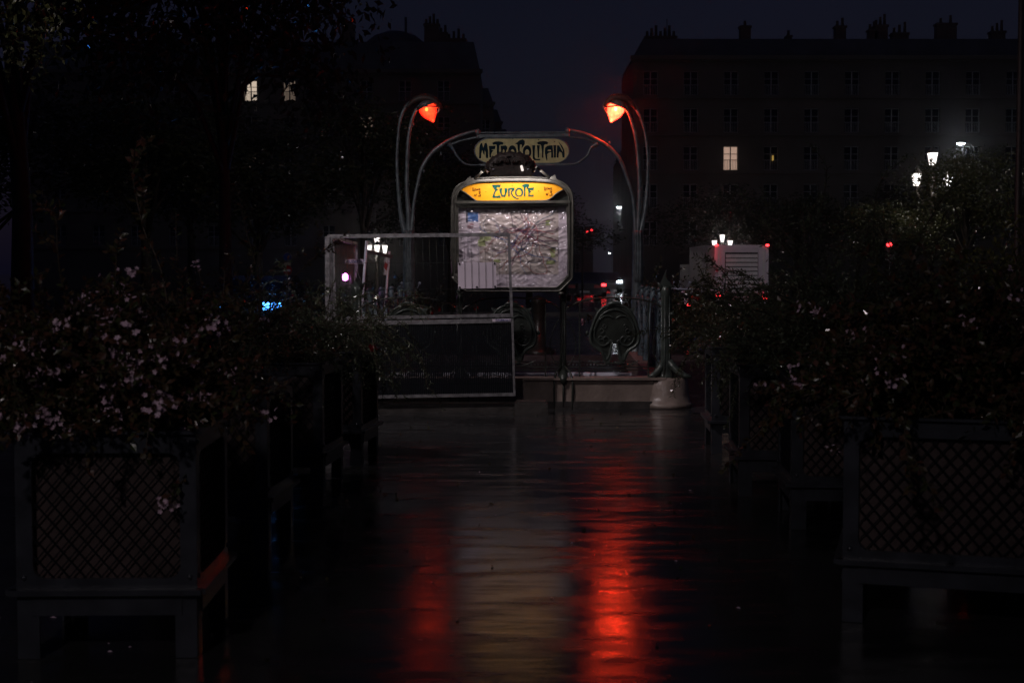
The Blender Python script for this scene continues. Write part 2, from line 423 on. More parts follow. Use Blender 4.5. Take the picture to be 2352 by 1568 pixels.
# ================================================================== MAP PANEL
D3 = 15.62
mp = empty('station_map_panel', (0, D3, 0), 0, 'arched metro map panel with yellow station name plate and hooded lamp above the railing', 'map panel')
O3 = Vector((0, D3, 0))
Z2 = zoomer(1004.5, 392, .19532, D3)
def z2(x, y, d=0): return Z2(x, y, d) - O3
outer = spline([(178,1240),(170,900),(168,600),(172,350),(190,250),(240,180),(330,130),(450,95),(600,84),(880,78),(1150,80),(1320,92),(1420,115),(1510,165),(1565,230),(1592,340),(1596,700),(1590,1240)], 4)
outer += [(1582,1275),(1450,1408),(1425,1418),(345,1418),(320,1408),(186,1275)]
def scaled(p, k, cx=883, cy=750):
    return None
inner = []
for x, y in outer:
    dx, dy = x-883, y-750
    ax = 1 - 42/713.; ay = 1 - 42/672.
    inner.append((883+dx*ax, 750+dy*ay))
s = MB(); s.ring([z2(x, y, -.05) for x, y in outer], [z2(x, y, -.05) for x, y in inner], (0, .13, 0))
rim2 = [(883+(x-883)*1.0, 750+(y-750)*1.0) for x, y in outer]
s.tube([z2(x, y, -.055) for x, y in outer + [outer[0]]], .012, 6)
s.tube([z2(x, y, -.055) for x, y in inner + [inner[0]]], .008, 6)
s.build('frame', M['frame'], mp)
# back board behind everything
s = MB(); s.slab([z2(883+(x-883)*.96, 750+(y-750)*.96, .075) for x, y in outer], (0, .03, 0)); s.build('back_board', M['iron_dark'], mp)
# crossbar + inner map frame
s = MB()
s.bar(z2(205, 372, -.045), z2(1562, 366, -.045), .028, .05)
s.build('crossbar', M['frame'], mp)
s = MB()
mo = [(218,400),(1555,392),(1558,1210),(1425,1400),(345,1400),(225,1300)]
mi_ = [(245,436),(1518,420),(1540,1205),(1415,1382),(345,1382),(258,1300)]
s.ring([z2(x, y, -.03) for x, y in mo], [z2(x, y, -.03) for x, y in mi_], (0, .05, 0))
s.build('map_frame', M['frame'], mp)
# shoulders and struts
s = MB()
for pts in ([(300,165),(345,100),(385,62),(395,85),(430,85),(440,108),(380,125),(330,150)], [(1318,100),(1330,78),(1365,60),(1385,45),(1395,90),(1440,125),(1480,165),(1400,120)]):
    s = MB(); s.slab([z2(x, y, -.07) for x, y in pts], (0, .07, 0)); s.build('shoulder_ornament', M['frame'], mp)
ZH = zoomer(1078, 343, .08854, D3)
def zh(x, y, d=0): return ZH(x, y, d) - O3
s = MB()
s.bar(zh(130, 770, -.06), zh(430, 500, -.42), .026, .014); s.bar(zh(2080, 740, -.06), zh(1735, 465, -.42), .026, .014)
s.build('strut', M['frame'], mp)
# hood: carved half shell with scroll ends, open below
s = MB()
arc = spline([(560,560),(455,570),(425,440),(500,300),(640,180),(820,95),(1050,68),(1280,80),(1480,150),(1640,280),(1715,430),(1700,560),(1590,565)], 5)
nA = len(arc)
rows = []
for j, (dd, sc_) in enumerate(((-.02, .96), (-.12, 1.0), (-.22, 1.02), (-.30, 1.0), (-.36, .93), (-.385, .84), (-.39, .72))):
    row = []
    for i, (x, y) in enumerate(arc):
        w = .010*math.sin(i*1.1)+.008*math.sin(i*2.3+j)
        px = 1070+(x-1070)*sc_; py = 480+(y-480)*sc_*(1+.0*j)
        v = zh(px, py, dd); v.z += w*(1 if 3 < i < nA-4 else .2); v.y += w*.6
        row.append(v)
    rows.append(row)
vs = [v for r_ in rows for v in r_]
s.add(vs, [(j*nA+i, j*nA+i+1, (j+1)*nA+i+1, (j+1)*nA+i) for j in range(len(rows)-1) for i in range(nA-1)], 0, True)
# front relief swirls
for cx, sg in ((860, 1), (1290, -1)):
    for r0 in (150, 105, 60):
        c = [zh(cx + sg*r0*math.cos(a)*1.1, 330 - r0*.85*math.sin(a), -.385 - .01*(150-r0)/90) for a in [k*PI/7-.3 for k in range(10)]]
        s.tube(c, .012, 6)
for cx in (600, 1600):
    c = [zh(cx + (75-8*k)*math.cos(k*.75+1), 500 + (75-8*k)*math.sin(k*.75+1), -.37) for k in range(9)]
    s.tube(c, [.03-.0025*k for k in range(9)], 8)
s.slab([zh(x, y, -.37) for x, y in spline([(560,470),(640,300),(800,160),(1050,105),(1300,140),(1500,260),(1600,450)], 4)], (0, .02, 0))
s.build('lamp_hood', M['bronze'], mp)
hood = children(mp)[-1]
s = MB(); s.slab([zh(x, y, -.395) for x, y in [(520,690),(620,440),(1560,440),(1650,690)]], (0, .008, 0), 0)
s.build('underside_stand_in', M['bronze'], mp)  # added upright dark plate in place of the hood's shaded underside
s = MB(); a = zh(1345, 420, -.415); b = zh(1385, 565, -.415); s.tube([a, a*.9+b*.1, b*.9+a*.1, b], [.010, .0135, .0135, .010], 10)
s.build('light_tube', M['tube'], mp)
s = MB()
for x in (625, 1525): s.lathe([(.001,-.006),(.010,-.004),(.012,.0),(.010,.004),(.001,.006)], zh(x, 520, -.395), 10)
s.build('lamp_boss', M['alu'], mp)
ld = bpy.data.lights.new('panel_light', 'AREA'); ld.shape = 'RECTANGLE'; ld.size = .8; ld.size_y = .05; ld.energy = 7.5; ld.color = (1, .87, .88); ld.spread = R(170)
lo = bpy.data.objects.new('panel_light', ld); COL.objects.link(lo); lo.parent = mp
lo.location = zh(1150, 600, -.34); lo.rotation_euler = (R(48), 0, 0)

# name plate
ZE = zoomer(1041.2, 404.2, .10937, D3)
def ze(x, y, d=0): return ZE(x, y, d) - O3
top = spline([(150,300),(190,262),(280,205),(420,155),(700,128),(1200,116),(1700,116),(2000,135),(2180,180),(2270,230),(2318,285)], 4)
bot = spline([(2318,285),(2250,315),(2150,380),(2060,460),(1950,512),(1700,522),(1200,530),(700,530),(500,525),(420,480),(330,410),(230,340),(150,300)], 4)
pl = top + bot[1:-1]
s = MB(); s.slab([ze(x, y, -.01) for x, y in pl], (0, .012, 0)); np_ = s.build('name_plate', M['yellow'], mp)
s = MB(); s.tube([ze(x, y, -.012) for x, y in pl + [pl[0]]], .007, 6); s.build('plate_edge', M['frame'], np_)
EUR = [
 [(822,190),(998,187),(980,243),(925,235),(905,270),(950,285),(905,315),(880,350),(865,400),(875,430),(940,425),(965,412),(955,385),(990,440),(993,455),(850,462),(822,450),(835,400),(877,300),(850,260),(822,215)],
 [(970,265),(1030,260),(1012,320),(1020,385),(1045,412),(1072,400),(1085,350),(1072,262),(1135,258),(1130,330),(1100,390),(1093,437),(1020,437),(1000,385),(972,320)],
 [(1150,262),(1210,252),(1285,250),(1282,295),(1222,350),(1262,418),(1330,463),(1378,474),(1368,487),(1320,480),(1258,448),(1208,372),(1208,335),(1235,290),(1200,283),(1182,310),(1182,437),(1160,437)],
 [(1435,215),(1480,180),(1540,165),(1585,180),(1590,220),(1550,272),(1535,265),(1550,235),(1520,235),(1512,300),(1508,430),(1487,430),(1487,300),(1478,235)],
 [(1565,258),(1692,248),(1685,300),(1625,300),(1605,315),(1640,332),(1603,355),(1600,398),(1650,410),(1675,385),(1692,432),(1575,430),(1580,340)]]
s = MB()
for k_, p in enumerate(EUR): s.slab([ze(x, y, -.0125-.0002*k_) for x, y in p], (0, .002, 0))
def ell(cx, cy, rx, ry, n=20, pw=1.0): return [(cx+rx*math.cos(2*PI*i/n), cy+ry*math.sin(2*PI*i/n)) for i in range(n)]
s.ring([ze(x, min(y, 437), -.0128) for x, y in ell(1382, 343, 88, 98)], [ze(x, min(y, 412), -.0128) for x, y in ell(1382, 352, 52, 68)], (0, .002, 0))
for p in EUR: s.tube([ze(x, y, -.0115) for x, y in p + [p[0]]], .0022, 5, cap=False)
s.build('station_name_lettering', M['green_ink'], np_)
s = MB()
for dx, dy in ((0, 0), (1500, -18)):
    for w, st in ((9, [(412,252),(412,318),(455,318)]), (6, [(402,252),(422,252)]), (8, [(436,262),(436,305)]), (8, [(480,268),(462,272),(455,288),(465,303),(482,303),(482,286)]),
                  (8, [(497,305),(497,268)]), (8, [(497,268),(522,303)]), (7, [(522,303),(530,258)]), (8, [(572,266),(545,268),(545,303),(576,303)]), (6, [(545,285),(566,285)]),
                  (8, [(448,428),(452,385)]), (8, [(452,385),(474,425)]), (7, [(474,425),(486,376)]), (6, [(490,382),(497,378),(497,388),(490,388)]),
                  (13, [(528,338),(574,338)]), (12, [(572,340),(545,370),(568,384),(572,405),(560,424)]), (12, [(575,425),(520,426)]), (7, [(545,368),(530,372)])):
        s.strip([ze(x+dx, y+dy, -.0135) for x, y in st], w*1.35*.10937/206, (0, .003, 0))
for cx, cy in ((683, 333), (1790, 318), (1236, 203)): s.slab([ze(x, y, -.0135) for x, y in ell(cx, cy, 8, 8, 8)], (0, .003, 0))
s.build('line_number_lettering', M['brown_ink'], np_)

# map sheet with printed network
rnd = random.Random(11)
def relief(x, y):
    """wrinkles of the map sheet, metres; x, y in panel pixels"""
    h = noise.noise(Vector((x/230., y/190., 3))) * .010 + (.5-abs(noise.noise(Vector((x/95.+y/300., y/70., 9))))) * .020 + (.5-abs(noise.noise(Vector((x/150.-y/200., y/130., 19))))) * .018
    h += abs(noise.noise(Vector((x/33., y/30., 4)))) * .005
    return h*.75
s = MB(); nx, ny = 170, 130
def inside(x, y):
    x = max(247, min(1532, x)); y = max(424, min(1380, y))
    lim = 1538 - max(0, (y-1215))*.75; x = min(x, lim); return x, y
grid = []
for j in range(ny+1):
    for i in range(nx+1):
        x, y = inside(245+1295*i/nx, 422+960*j/ny); grid.append(z2(x, y, .040 - relief(x, y)))
s.v.extend([tuple(p) for p in grid])
WOODS = ((560, 800, 130, 60), (520, 850, 90, 80), (600, 770, 60, 90), (1360, 960, 60, 120), (1330, 1080, 100, 50), (1300, 610, 50, 60), (700, 1060, 70, 40))
for j in range(ny):
    for i in range(nx):
        x, y = 245+1295*(i+.5)/nx, 422+960*(j+.5)/ny; mi = 0
        if 500 < x < 1425 and y < 1222: mi = 6
        if any(abs(x-a) < w/2 + 12*noise.noise(Vector((x/30, y/30, 1))) and abs(y-b) < h/2 for a, b, w, h in WOODS): mi = 5
        if 362 < x < 484 and 488 < y < 600: mi = 2
        if 336 < x < 362 and 436 < y < 612: mi = 1
        s.f.append([j*(nx+1)+i, j*(nx+1)+i+1, (j+1)*(nx+1)+i+1, (j+1)*(nx+1)+i]); s.m.append(mi); s.sm.append(True)
def ribbon(pts, w, mi, lift=.0015):
    q = []
    for a, b in zip(pts, pts[1:]):
        n = max(1, int(math.hypot(b[0]-a[0], b[1]-a[1])/14))
        q += [(a[0]+(b[0]-a[0])*i/n, a[1]+(b[1]-a[1])*i/n) for i in range(n)]
    q.append(pts[-1]); ww = w if hasattr(w, '__len__') else [w]*len(q)
    s.strip([z2(x, y, .040 - relief(x, y) - lift) for x, y in q], ww if len(ww) == len(q) else [w]*len(q), (0, 0, 0), mi)
def patch(x0, y0, x1, y1, mi, lift=.001):
    n = max(2, int((y1-y0)/12)); ribbon([((x0+x1)/2, y0 + (y1-y0)*i/n) for i in range(n+1)], (x1-x0)*.19532/206.5, mi, lift)
# tinted city area, woods, key column
for j in range(4): patch(372, 452+j*9, 372+rnd.uniform(40, 100), 455+j*9, 1, .0018)
for j in range(34):
    y = 622+j*12
    if j in (6, 7, 14, 22, 23): continue
    patch(350, y, 350+rnd.uniform(25, 120), y+4, 3 if j < 5 else 1, .0018)
for j in range(30): patch(492, 450+j*22, 492+rnd.uniform(14, 40), 453+j*22, 1, .0018)
ribbon(spline([(1045,440),(1070,560),(1085,650),(1000,680),(870,690),(760,660),(680,600),(600,560),(540,620),(560,720)], 8), .006, 7, .0019)
ribbon(spline([(1400,440),(1340,520),(1230,570),(1130,650),(1080,760),(1060,860),(1000,930)], 8), .008, 7, .0019)
ribbon(spline([(860,700),(920,790),(870,880),(930,960),(980,1040),(1090,1080),(1200,1070),(1240,1010)], 8), .005, 7, .0019)
cols = (1, 3, 4, 4, 2, 1, 7, 3)
for k_ in range(34):
    a0 = rnd.uniform(0, 2*PI); cx, cy = 1020+rnd.uniform(-130, 150), 800+rnd.uniform(-110, 130)
    pts = []
    for sg in (-1, 1):
        x, y, a = cx, cy, a0 + (PI if sg < 0 else 0); seg = []
        for q in range(rnd.randint(3, 7)):
            a += rnd.uniform(-.55, .55); l = rnd.uniform(45, 120)
            x += l*math.cos(a); y += l*.8*math.sin(a)
            x = max(505, min(1420, x)); y = max(445, min(1215, y)); seg.append((x, y))
        pts = seg[::-1] + pts if sg < 0 else pts + seg
        if sg < 0: pts.append((cx, cy))
    ribbon(spline(pts, 5), rnd.choice((.003, .004, .0055)), rnd.choice(cols), .0021+.0001*k_/3)
for k_ in range(60):
    x, y = rnd.uniform(520, 1370), rnd.uniform(450, 1200); w = rnd.uniform(14, 40)
    patch(x, y, x+w, y+4, 1, .0034)
    if rnd.random() < .5: patch(x+2, y+8, x+w*.7, y+11, 3 if rnd.random() < .3 else 1, .0034)
s.build('map_sheet', [M['paper'], M['ink_dark'], M['ink_blue'], M['ink_red'], M['ink_plum'], M['ink_green'], M['ink_tan'], M['ink_river']], mp)
# clear crumpled plastic film
def film_mat():
    m = bpy.data.materials.new('clear_film'); m.use_nodes = True; t = m.node_tree; t.nodes.clear(); N = t.nodes
    tr = N.new('ShaderNodeBsdfTransparent'); gl = N.new('ShaderNodeBsdfGlossy'); gl.inputs['Roughness'].default_value = .17; gl.inputs['Color'].default_value = (.9, .9, 1, 1)
    mx = N.new('ShaderNodeMixShader'); fr = N.new('ShaderNodeFresnel'); fr.inputs['IOR'].default_value = 1.5
    o = N.new('ShaderNodeOutputMaterial')
    mx.inputs[0].default_value = .085; t.links.new(tr.outputs[0], mx.inputs[1]); t.links.new(gl.outputs[0], mx.inputs[2]); t.links.new(mx.outputs[0], o.inputs[0])
    return m
M['film'] = film_mat()
s = MB(); nx, ny = 340, 250; grid = []
for j in range(ny+1):
    for i in range(nx+1):
        x, y = inside(245+1295*i/nx, 422+960*j/ny)
        e = max(0, (x-1380)/160.)
        h = .014*abs(noise.noise(Vector((x/70., y/60., 1)))) + .012*abs(noise.noise(Vector((x/30.+4, y/36., 5)))) + .003*abs(noise.noise(Vector((x/11., y/13., 2))))
        dn = math.hypot(x-900, y-900)
        h += e*(.014*abs(noise.noise(Vector((x/200., (y + (x-1380)*(.6 if y < 900 else -.6))/13., 4)))))
        grid.append(z2(x, y, .004 - h))
s.add(grid, [(j*(nx+1)+i, j*(nx+1)+i+1, (j+1)*(nx+1)+i+1, (j+1)*(nx+1)+i) for j in range(ny) for i in range(nx)], 0, True)
s.build('plastic_film', M['film'], mp)
# supports down to the railing
s = MB()
for x in (-.575, .585): s.bar((x, .09, .36), (x, .09, 1.36), .05, .03)
s.lathe([(.004,-.02),(.03,-.01),(.034,.0),(.03,.012),(.004,.02)], z2(1455, 1445, -.06), 12); s.lathe([(.004,-.01),(.02,0),(.004,.01)], z2(1305, 1418, -.055), 10)
s.build('support', M['frame'], mp)

# ================================================================== PORTICO
po = empty('metro_portico', (.15, D2, 0), 0, 'green iron art nouveau portico with two red lamps and a cream enamel name board', 'portico')
O2 = Vector((.15, D2, 0))
ZP = zoomer(881.97, 183.7, .28125, D2)
def zp(x, y, d=0): return ZP(x, y, d) - O2
def stem(pts, mb, n=8, seg=5, flat=.8, d=0):
    q = spline(pts, seg); mb.tube([zp(a[0], a[1], d) for a in q], [a[2]*.28125/151.8/2 for a in q], n, flat=flat)
left = dict(
 outer=[(190,1290,60),(155,1180,44),(125,1000,34),(106,700,26),(112,500,24),(132,330,26),(180,220,30),(270,150,30),(360,128,26),(430,160,24),(470,235,14)],
 hood=[(180,230,20),(260,165,60),(350,150,70),(430,185,62),(462,240,30)],
 mid=[(205,1290,60),(200,1100,44),(187,900,36),(188,700,34),(198,500,32),(215,380,30),(240,290,28),(275,225,22),(300,200,14)],
 arch=[(215,1300,60),(232,1150,36),(245,1000,28),(275,850,30),(310,720,34),(380,610,36),(460,540,34),(560,480,30),(650,445,28),(740,420,26),(768,430,24),(760,450,16)],
 arch2=[(540,530,24),(620,500,18),(700,480,18),(760,470,20)],
 brace=[(530,520,44),(560,555,24),(590,610,20),(640,670,18),(700,695,16),(800,692,14)])
right = dict(
 outer=[(2080,1290,60),(2110,1180,44),(2140,1000,34),(2155,700,26),(2142,500,24),(2105,330,26),(2050,220,30),(1990,150,30),(1920,122,26),(1850,140,22),(1800,190,16),(1790,240,12)],
 hood=[(2060,240,20),(1985,160,55),(1920,145,66),(1850,160,60),(1800,220,28)],
 mid=[(2070,1290,60),(2080,1100,44),(2087,900,36),(2080,700,34),(2062,500,32),(2035,380,30),(2008,300,26),(1980,245,20),(1955,200,12)],
 arch=[(2060,1300,60),(2048,1120,36),(2030,950,28),(1985,800,30),(1925,650,34),(1830,545,36),(1720,480,34),(1640,440,28),(1540,415,26),(1495,410,26),(1500,450,18)],
 arch2=[(1735,520,24),(1640,480,18),(1560,470,18),(1510,465,20)],
 brace=[(1745,520,44),(1690,555,24),(1665,610,20),(1610,660,18),(1560,685,16),(1470,690,14)])
for side, dct, bx, tx in (('l', left, 205, 930), ('r', right, 2070, 1470)):
    c = MB()
    stem(dct['outer'], c); stem(dct['mid'], c); 
    # trunk below the fork
    y0 = [(bx, 1230, 88), (bx+(-4 if side == 'l' else 4), 1400, 92), (bx+(0 if side == 'l' else 0), 1650, 96)]
    q = spline(y0, 4); pts = [zp(a[0], a[1]) for a in q]; rads = [a[2]*.28125/151.8/2 for a in q]
    end = pts[-1]; pts.append(Vector((end.x, end.y, .62))); rads.append(.10); pts.append(Vector((end.x, end.y, .36))); rads.append(.16); pts.append(Vector((end.x, end.y, .28))); rads.append(.24)
    c.tube(pts, rads, 12, flat=.8)
    for dx in (-.035, .0, .035): c.tube([p + Vector((dx, -.06, 0)) for p in pts[:-3]], .016, 6)
    co = c.build('candelabra', M['iron'], po)
    c = MB(); stem(dct['hood'], c, 10, 6, 1.0, -.02); hd = c.build('lamp_petal', M['bronze'], co)
    a_ = MB(); stem(dct['arch'], a_); stem(dct['arch2'], a_); stem(dct['brace'], a_)
    kx, ky = (768, 425) if side == 'l' else (1500, 415)
    a_.lathe([(.004,-.06),(.03,-.045),(.045,0),(.03,.035),(.004,.05)], zp(kx, ky), 10)
    a_.lathe([(.004,-.04),(.025,-.03),(.03,0),(.02,.03),(.004,.04)], zp(kx+(0 if side == 'l' else 6), ky+38), 10)
    for kx, ky in (((465,605),(325,745),(237,365)) if side == 'l' else ((1945,700),(2000,860),(1840,520))): a_.lathe([(.003,-.03),(.016,-.015),(.016,.015),(.003,.03)], zp(kx, ky), 8)
    a_.build('arch', M['iron'], po)
c = MB()
c.bar(zp(770, 460), zp(1500, 450), .05, .05); c.bar(zp(770, 432, .01), zp(1500, 428, .01), .018, .06)
c.bar(zp(790, 694), zp(1480, 690), .030, .04)
c.build('sign_frame', M['iron'], po)
# red lamps
def globe_mat(name, core, mid_, edge, k):
    m = bpy.data.materials.new(name); m.use_nodes = True; t = m.node_tree; t.nodes.clear(); N = t.nodes; L = t.links
    lw = N.new('ShaderNodeLayerWeight'); lw.inputs['Blend'].default_value = .45
    tc = N.new('ShaderNodeTexCoord')
    gr = N.new('ShaderNodeVectorMath'); gr.operation = 'LENGTH'
    mpn = N.new('ShaderNodeMapping'); mpn.vector_type = 'POINT'; mpn.inputs['Location'].default_value = (0, 0, .045)
    L.new(tc.outputs['Object'], mpn.inputs['Vector']); L.new(mpn.outputs[0], gr.inputs[0])
    nz = N.new('ShaderNodeTexNoise'); nz.inputs['Scale'].default_value = 22; L.new(tc.outputs['Object'], nz.inputs['Vector'])
    r = N.new('ShaderNodeValToRGB'); e = r.color_ramp.elements
    e[0].position = 0; e[0].color = (*core, 1); e[1].position = .95; e[1].color = (*edge, 1)
    x = r.color_ramp.elements.new(.5); x.color = (*mid_, 1)
    L.new(lw.outputs['Facing'], r.inputs['Fac'])
    em = N.new('ShaderNodeEmission'); L.new(r.outputs[0], em.inputs['Color'])
    mr = N.new('ShaderNodeMapRange'); mr.inputs['From Min'].default_value = .35; mr.inputs['From Max'].default_value = .7; mr.inputs['To Min'].default_value = k*.7; mr.inputs['To Max'].default_value = k*1.25
    L.new(nz.outputs['Fac'], mr.inputs['Value']); L.new(mr.outputs[0], em.inputs['Strength'])
    gl = N.new('ShaderNodeBsdfGlossy'); gl.inputs['Roughness'].default_value = .08; gl.inputs['Color'].default_value = (1, 1, 1, 1)
    tr = N.new('ShaderNodeBsdfTransparent'); tr.inputs['Color'].default_value = (1, .35, .2, 1)
    m1 = N.new('ShaderNodeMixShader'); m1.inputs[0].default_value = .35; L.new(em.outputs[0], m1.inputs[1]); L.new(tr.outputs[0], m1.inputs[2])
    m2 = N.new('ShaderNodeMixShader'); m2.inputs[0].default_value = .05; L.new(m1.outputs[0], m2.inputs[1]); L.new(gl.outputs[0], m2.inputs[2])
    o = N.new('ShaderNodeOutputMaterial'); L.new(m2.outputs[0], o.inputs[0])
    return m
M['globe_l'] = globe_mat('red_globe_dim', (1.0, .07, .02), (1.0, .022, .008), (1.0, .008, .005), 3.4)
M['globe_r'] = globe_mat('red_globe_bright', (1.0, .065, .024), (1.0, .038, .016), (1.0, .014, .007), 21)
M['bulb_l'] = emit('bulb_core', (1.0, .45, .12), 14)
M['bulb_r'] = emit('bulb_core_bright', (1.0, .5, .2), 60)
cands = [o for o in bpy.data.objects if o.name.startswith('candelabra')]
for side, zz, ax, tilt, gm, bm, tipx, co, pw in (('l', zoomer(955.5, 208.2, .0625, D2), (440, 700), .42, 'globe_l', 'bulb_l', 645, cands[0], 15), ('r', zoomer(1359.7, 208.2, .0625, D2), (870, 690), -.36, 'globe_r', 'bulb_r', 650, cands[1], 135)):
    ctr = zz(*ax) - O2
    G = MB(); m3 = Matrix.Rotation(-tilt if side == 'l' else -tilt, 3, 'Y')
    prof = [(.02, .085), (.07, .088), (.105, .075), (.128, .045), (.132, .005), (.122, -.045), (.100, -.095), (.070, -.135), (.042, -.165), (.026, -.19), (.012, -.205), (.003, -.208)]
    G.lathe(prof, (0, 0, 0), 24, 0, m3, cap=False)
    g_ = G.build('red_globe', M[gm], co); g_.location = ctr
    B = MB(); B.lathe([(.003, .03), (.018, .022), (.026, 0), (.018, -.022), (.003, -.03)], (0, 0, 0), 12)
    b_ = B.build('bulb', M[bm], co); b_.location = ctr + Vector((-.02 if side == 'l' else .0, -.02, .0))
    band = MB(); sg = 1 if side == 'l' else -1
    up = m3 @ Vector((0, 0, 1))
    # metal cap ring over the glass and the strap across it
    band.tube([m3 @ Vector((.137*math.cos(a), .137*math.sin(a), .052)) for a in [2*PI*i/20 for i in range(21)]], .012, 6, cap=False)
    band.tube([m3 @ Vector((.145*math.cos(a)*1.0, -.145*math.sin(a), .035 - sg*.06*math.cos(a))) for a in [PI*i/12 for i in range(13)]], .010, 6)
    band.lathe([(.13, .06), (.12, .095), (.08, .13), (.03, .15), (.005, .16)], (0, 0, 0), 18, 0, m3)
    bd = band.build('lamp_cap', M['iron'], co); bd.location = ctr
    leaf = MB()
    leaf.tube([Vector((sg*.10, -.02, .03)), Vector((sg*.165, -.03, .03)), Vector((sg*.18, -.03, .0)), Vector((sg*.15, -.03, -.05)), Vector((sg*.11, -.02, -.07))], [.01, .016, .018, .014, .006], 7)
    leaf.tube([Vector((-sg*.13, 0, .02)), Vector((-sg*.17, 0, .03)), Vector((-sg*.20, 0, -.05)), Vector((-sg*.19, 0, -.09))], [.012, .014, .01, .004], 7)
    lf = leaf.build('lamp_claw', M['iron'], co); lf.location = ctr
    ldd = bpy.data.lights.new('red_light', 'POINT'); ldd.energy = pw; ldd.color = (1.0, .10, .035); ldd.shadow_soft_size = .05
    lr = bpy.data.objects.new('red_light', ldd); COL.objects.link(lr); lr.parent = co; lr.location = ctr + Vector((0, -.01, -.03))
# name board with lettering
ZM = zoomer(1084.1, 306.2, .09896, D2)
def zm(x, y, d=0): return ZM(x, y, d) - O2
lft = [(430-370*math.cos(a)**.9 if False else 430-368*math.sin(a), 410+290*-math.cos(a)) for a in [PI*i/14 for i in range(15)]]
rgt = [(1885+368*math.sin(a), 410+290*math.cos(a)) for a in [PI*i/14 for i in range(15)]]
brd = lft + rgt
brd = [(x, y if y > 410 else 410-(410-y)*1.0) for x, y in brd]
s = MB(); s.slab([zm(x, y, -.02) for x, y in brd], (0, .02, 0)); nb = s.build('name_board', M['cream'], po)
s = MB(); s.tube([zm(x, y, -.01) for x, y in brd + [brd[0]]], .013, 6, cap=False); s.build('board_edge', M['iron'], nb)
MET = [
 [(165,580),(168,400),(180,290),(205,232),(237,232),(265,345),(290,240),(312,226),(338,228),(358,290),(372,420),(374,575),(325,575),(318,450),(295,390),(290,510),(262,475),(237,390),(215,470),(210,580)],
 [(405,560),(402,420),(390,300),(430,296),(550,290),(530,370),(460,375),(450,390),(500,402),(470,430),(442,480),(440,560)],
 [(470,228),(530,198),(620,188),(690,200),(735,225),(715,262),(660,265),(635,285),(627,400),(627,560),(580,560),(580,380),(570,270),(540,260),(490,268)],
 [(665,296),(780,283),(815,310),(820,360),(790,420),(830,560),(780,560),(755,440),(752,400),(735,370),(712,400),(710,560),(670,560),(675,400)],
 [(998,250),(1060,205),(1110,160),(1180,145),(1225,180),(1225,250),(1180,320),(1145,345),(1160,290),(1150,265),(1115,265),(1108,400),(1108,560),(1065,560),(1065,400),(1055,270),(1040,255)],
 [(1397,280),(1470,280),(1455,400),(1455,560),(1480,595),(1590,597),(1575,628),(1450,628),(1412,590),(1408,420)],
 [(1503,280),(1575,280),(1560,420),(1555,570),(1525,570),(1520,420)],
 [(1508,215),(1570,190),(1650,180),(1730,190),(1772,215),(1750,258),(1700,258),(1672,280),(1660,400),(1655,570),(1625,570),(1622,400),(1605,280),(1580,262),(1530,258)],
 [(1690,400),(1695,340),(1740,300),(1800,285),(1870,280),(1880,400),(1885,568),(1840,568),(1838,438),(1780,455),(1745,490),(1748,620),(1732,635),(1715,580),(1692,460)],
 [(1888,280),(1955,280),(1945,568),(1905,568)],
 [(1975,280),(2020,285),(2115,445),(2100,380),(2050,280),(2003,190),(2090,290),(2140,390),(2152,480),(2148,565),(2100,565),(2085,455),(2030,425),(2010,480),(2010,565),(1965,565)]]
s = MB()
for k_, p in enumerate(MET): s.slab([zm(x, y, -.0235-.0002*k_) for x, y in p], (0, .0030, 0))
for cx in (937, 1280):
    s.ring([zm(x, y, -.0238) for x, y in ell(cx, 430, 99, 150)], [zm(x, y, -.0238) for x, y in ell(cx, 450, 48, 76)], (0, .003, 0))
s.build('name_lettering', M['teal'], nb)
s = MB(); s.slab([zm(x, y, -.0275) for x, y in ell(1795, 400, 43, 20, 14)], (0, .002, 0)); s.build('letter_opening', M['cream'], nb)
s = MB()
for cx, cy in ((1545,155),(1915,195),(945,128)): s.slab([zm(x, y, -.0235) for x, y in ell(cx, cy, 16, 12, 8)], (0, .003, 0))
s.build('chip_mark', M['iron_dark'], nb)

# ================================================================== TEXT helper
def text_mesh(txt, size):
    c = bpy.data.curves.new('lettering', 'FONT'); c.body = txt; c.size = size; c.extrude = .0015; c.align_x = 'CENTER'; c.align_y = 'CENTER'
    o = bpy.data.objects.new('tmp', c); COL.objects.link(o)
    dg = bpy.context.evaluated_depsgraph_get(); me = bpy.data.meshes.new_from_object(o.evaluated_get(dg))
    bpy.data.objects.remove(o); bpy.data.curves.remove(c); me.name = 'lettering'; return me
def text_obj(txt, size, mt, parent, loc, rot):
    me = text_mesh(txt, size); me.materials.clear(); me.materials.append(mt)
    o = bpy.data.objects.new('lettering', me); COL.objects.link(o); o.parent = parent; o.location = loc; o.rotation_euler = rot; return o

# ================================================================== SITE FENCES
DF = 15.0
fo = P(1175, 905, DF); FO = Vector((fo.x, fo.y, 0))
fe = empty('site_fence', FO, 0, 'galvanised site fence panel with black slatted lower half and CAUPAMAT tag, right in front of the railing', 'fence')
fe['label'] = 'galvanised wire fence panel with black slatted lower half, standing right in front of the railing'
def fp(x, y, d=0): return P(x, y, DF+d) - FO
s = MB()
s.bar(fp(752, 543), fp(1170, 538.5), .040, .04); s.bar(fp(1168.5, 537), fp(1175.5, 728, 0), .030, .035)
s.bar(fp(764, 545), fp(770, 730), .030, .035)
s.bar(fp(766, 731), fp(1174, 724), .034, .035)
s.build('upper_frame', M['galv'], fe)
s = MB()
s.bar(fp(770, 743), fp(1176, 736), .045, .045, ); s.bar(fp(1176.5, 732), fp(1181.5, 909), .024, .04); s.bar(fp(772, 742), fp(776, 914), .024, .04)
s.bar(fp(774, 912.5), fp(1182, 905), .034, .045)
s.build('lower_frame', M['galv'], fe)
s = MB()
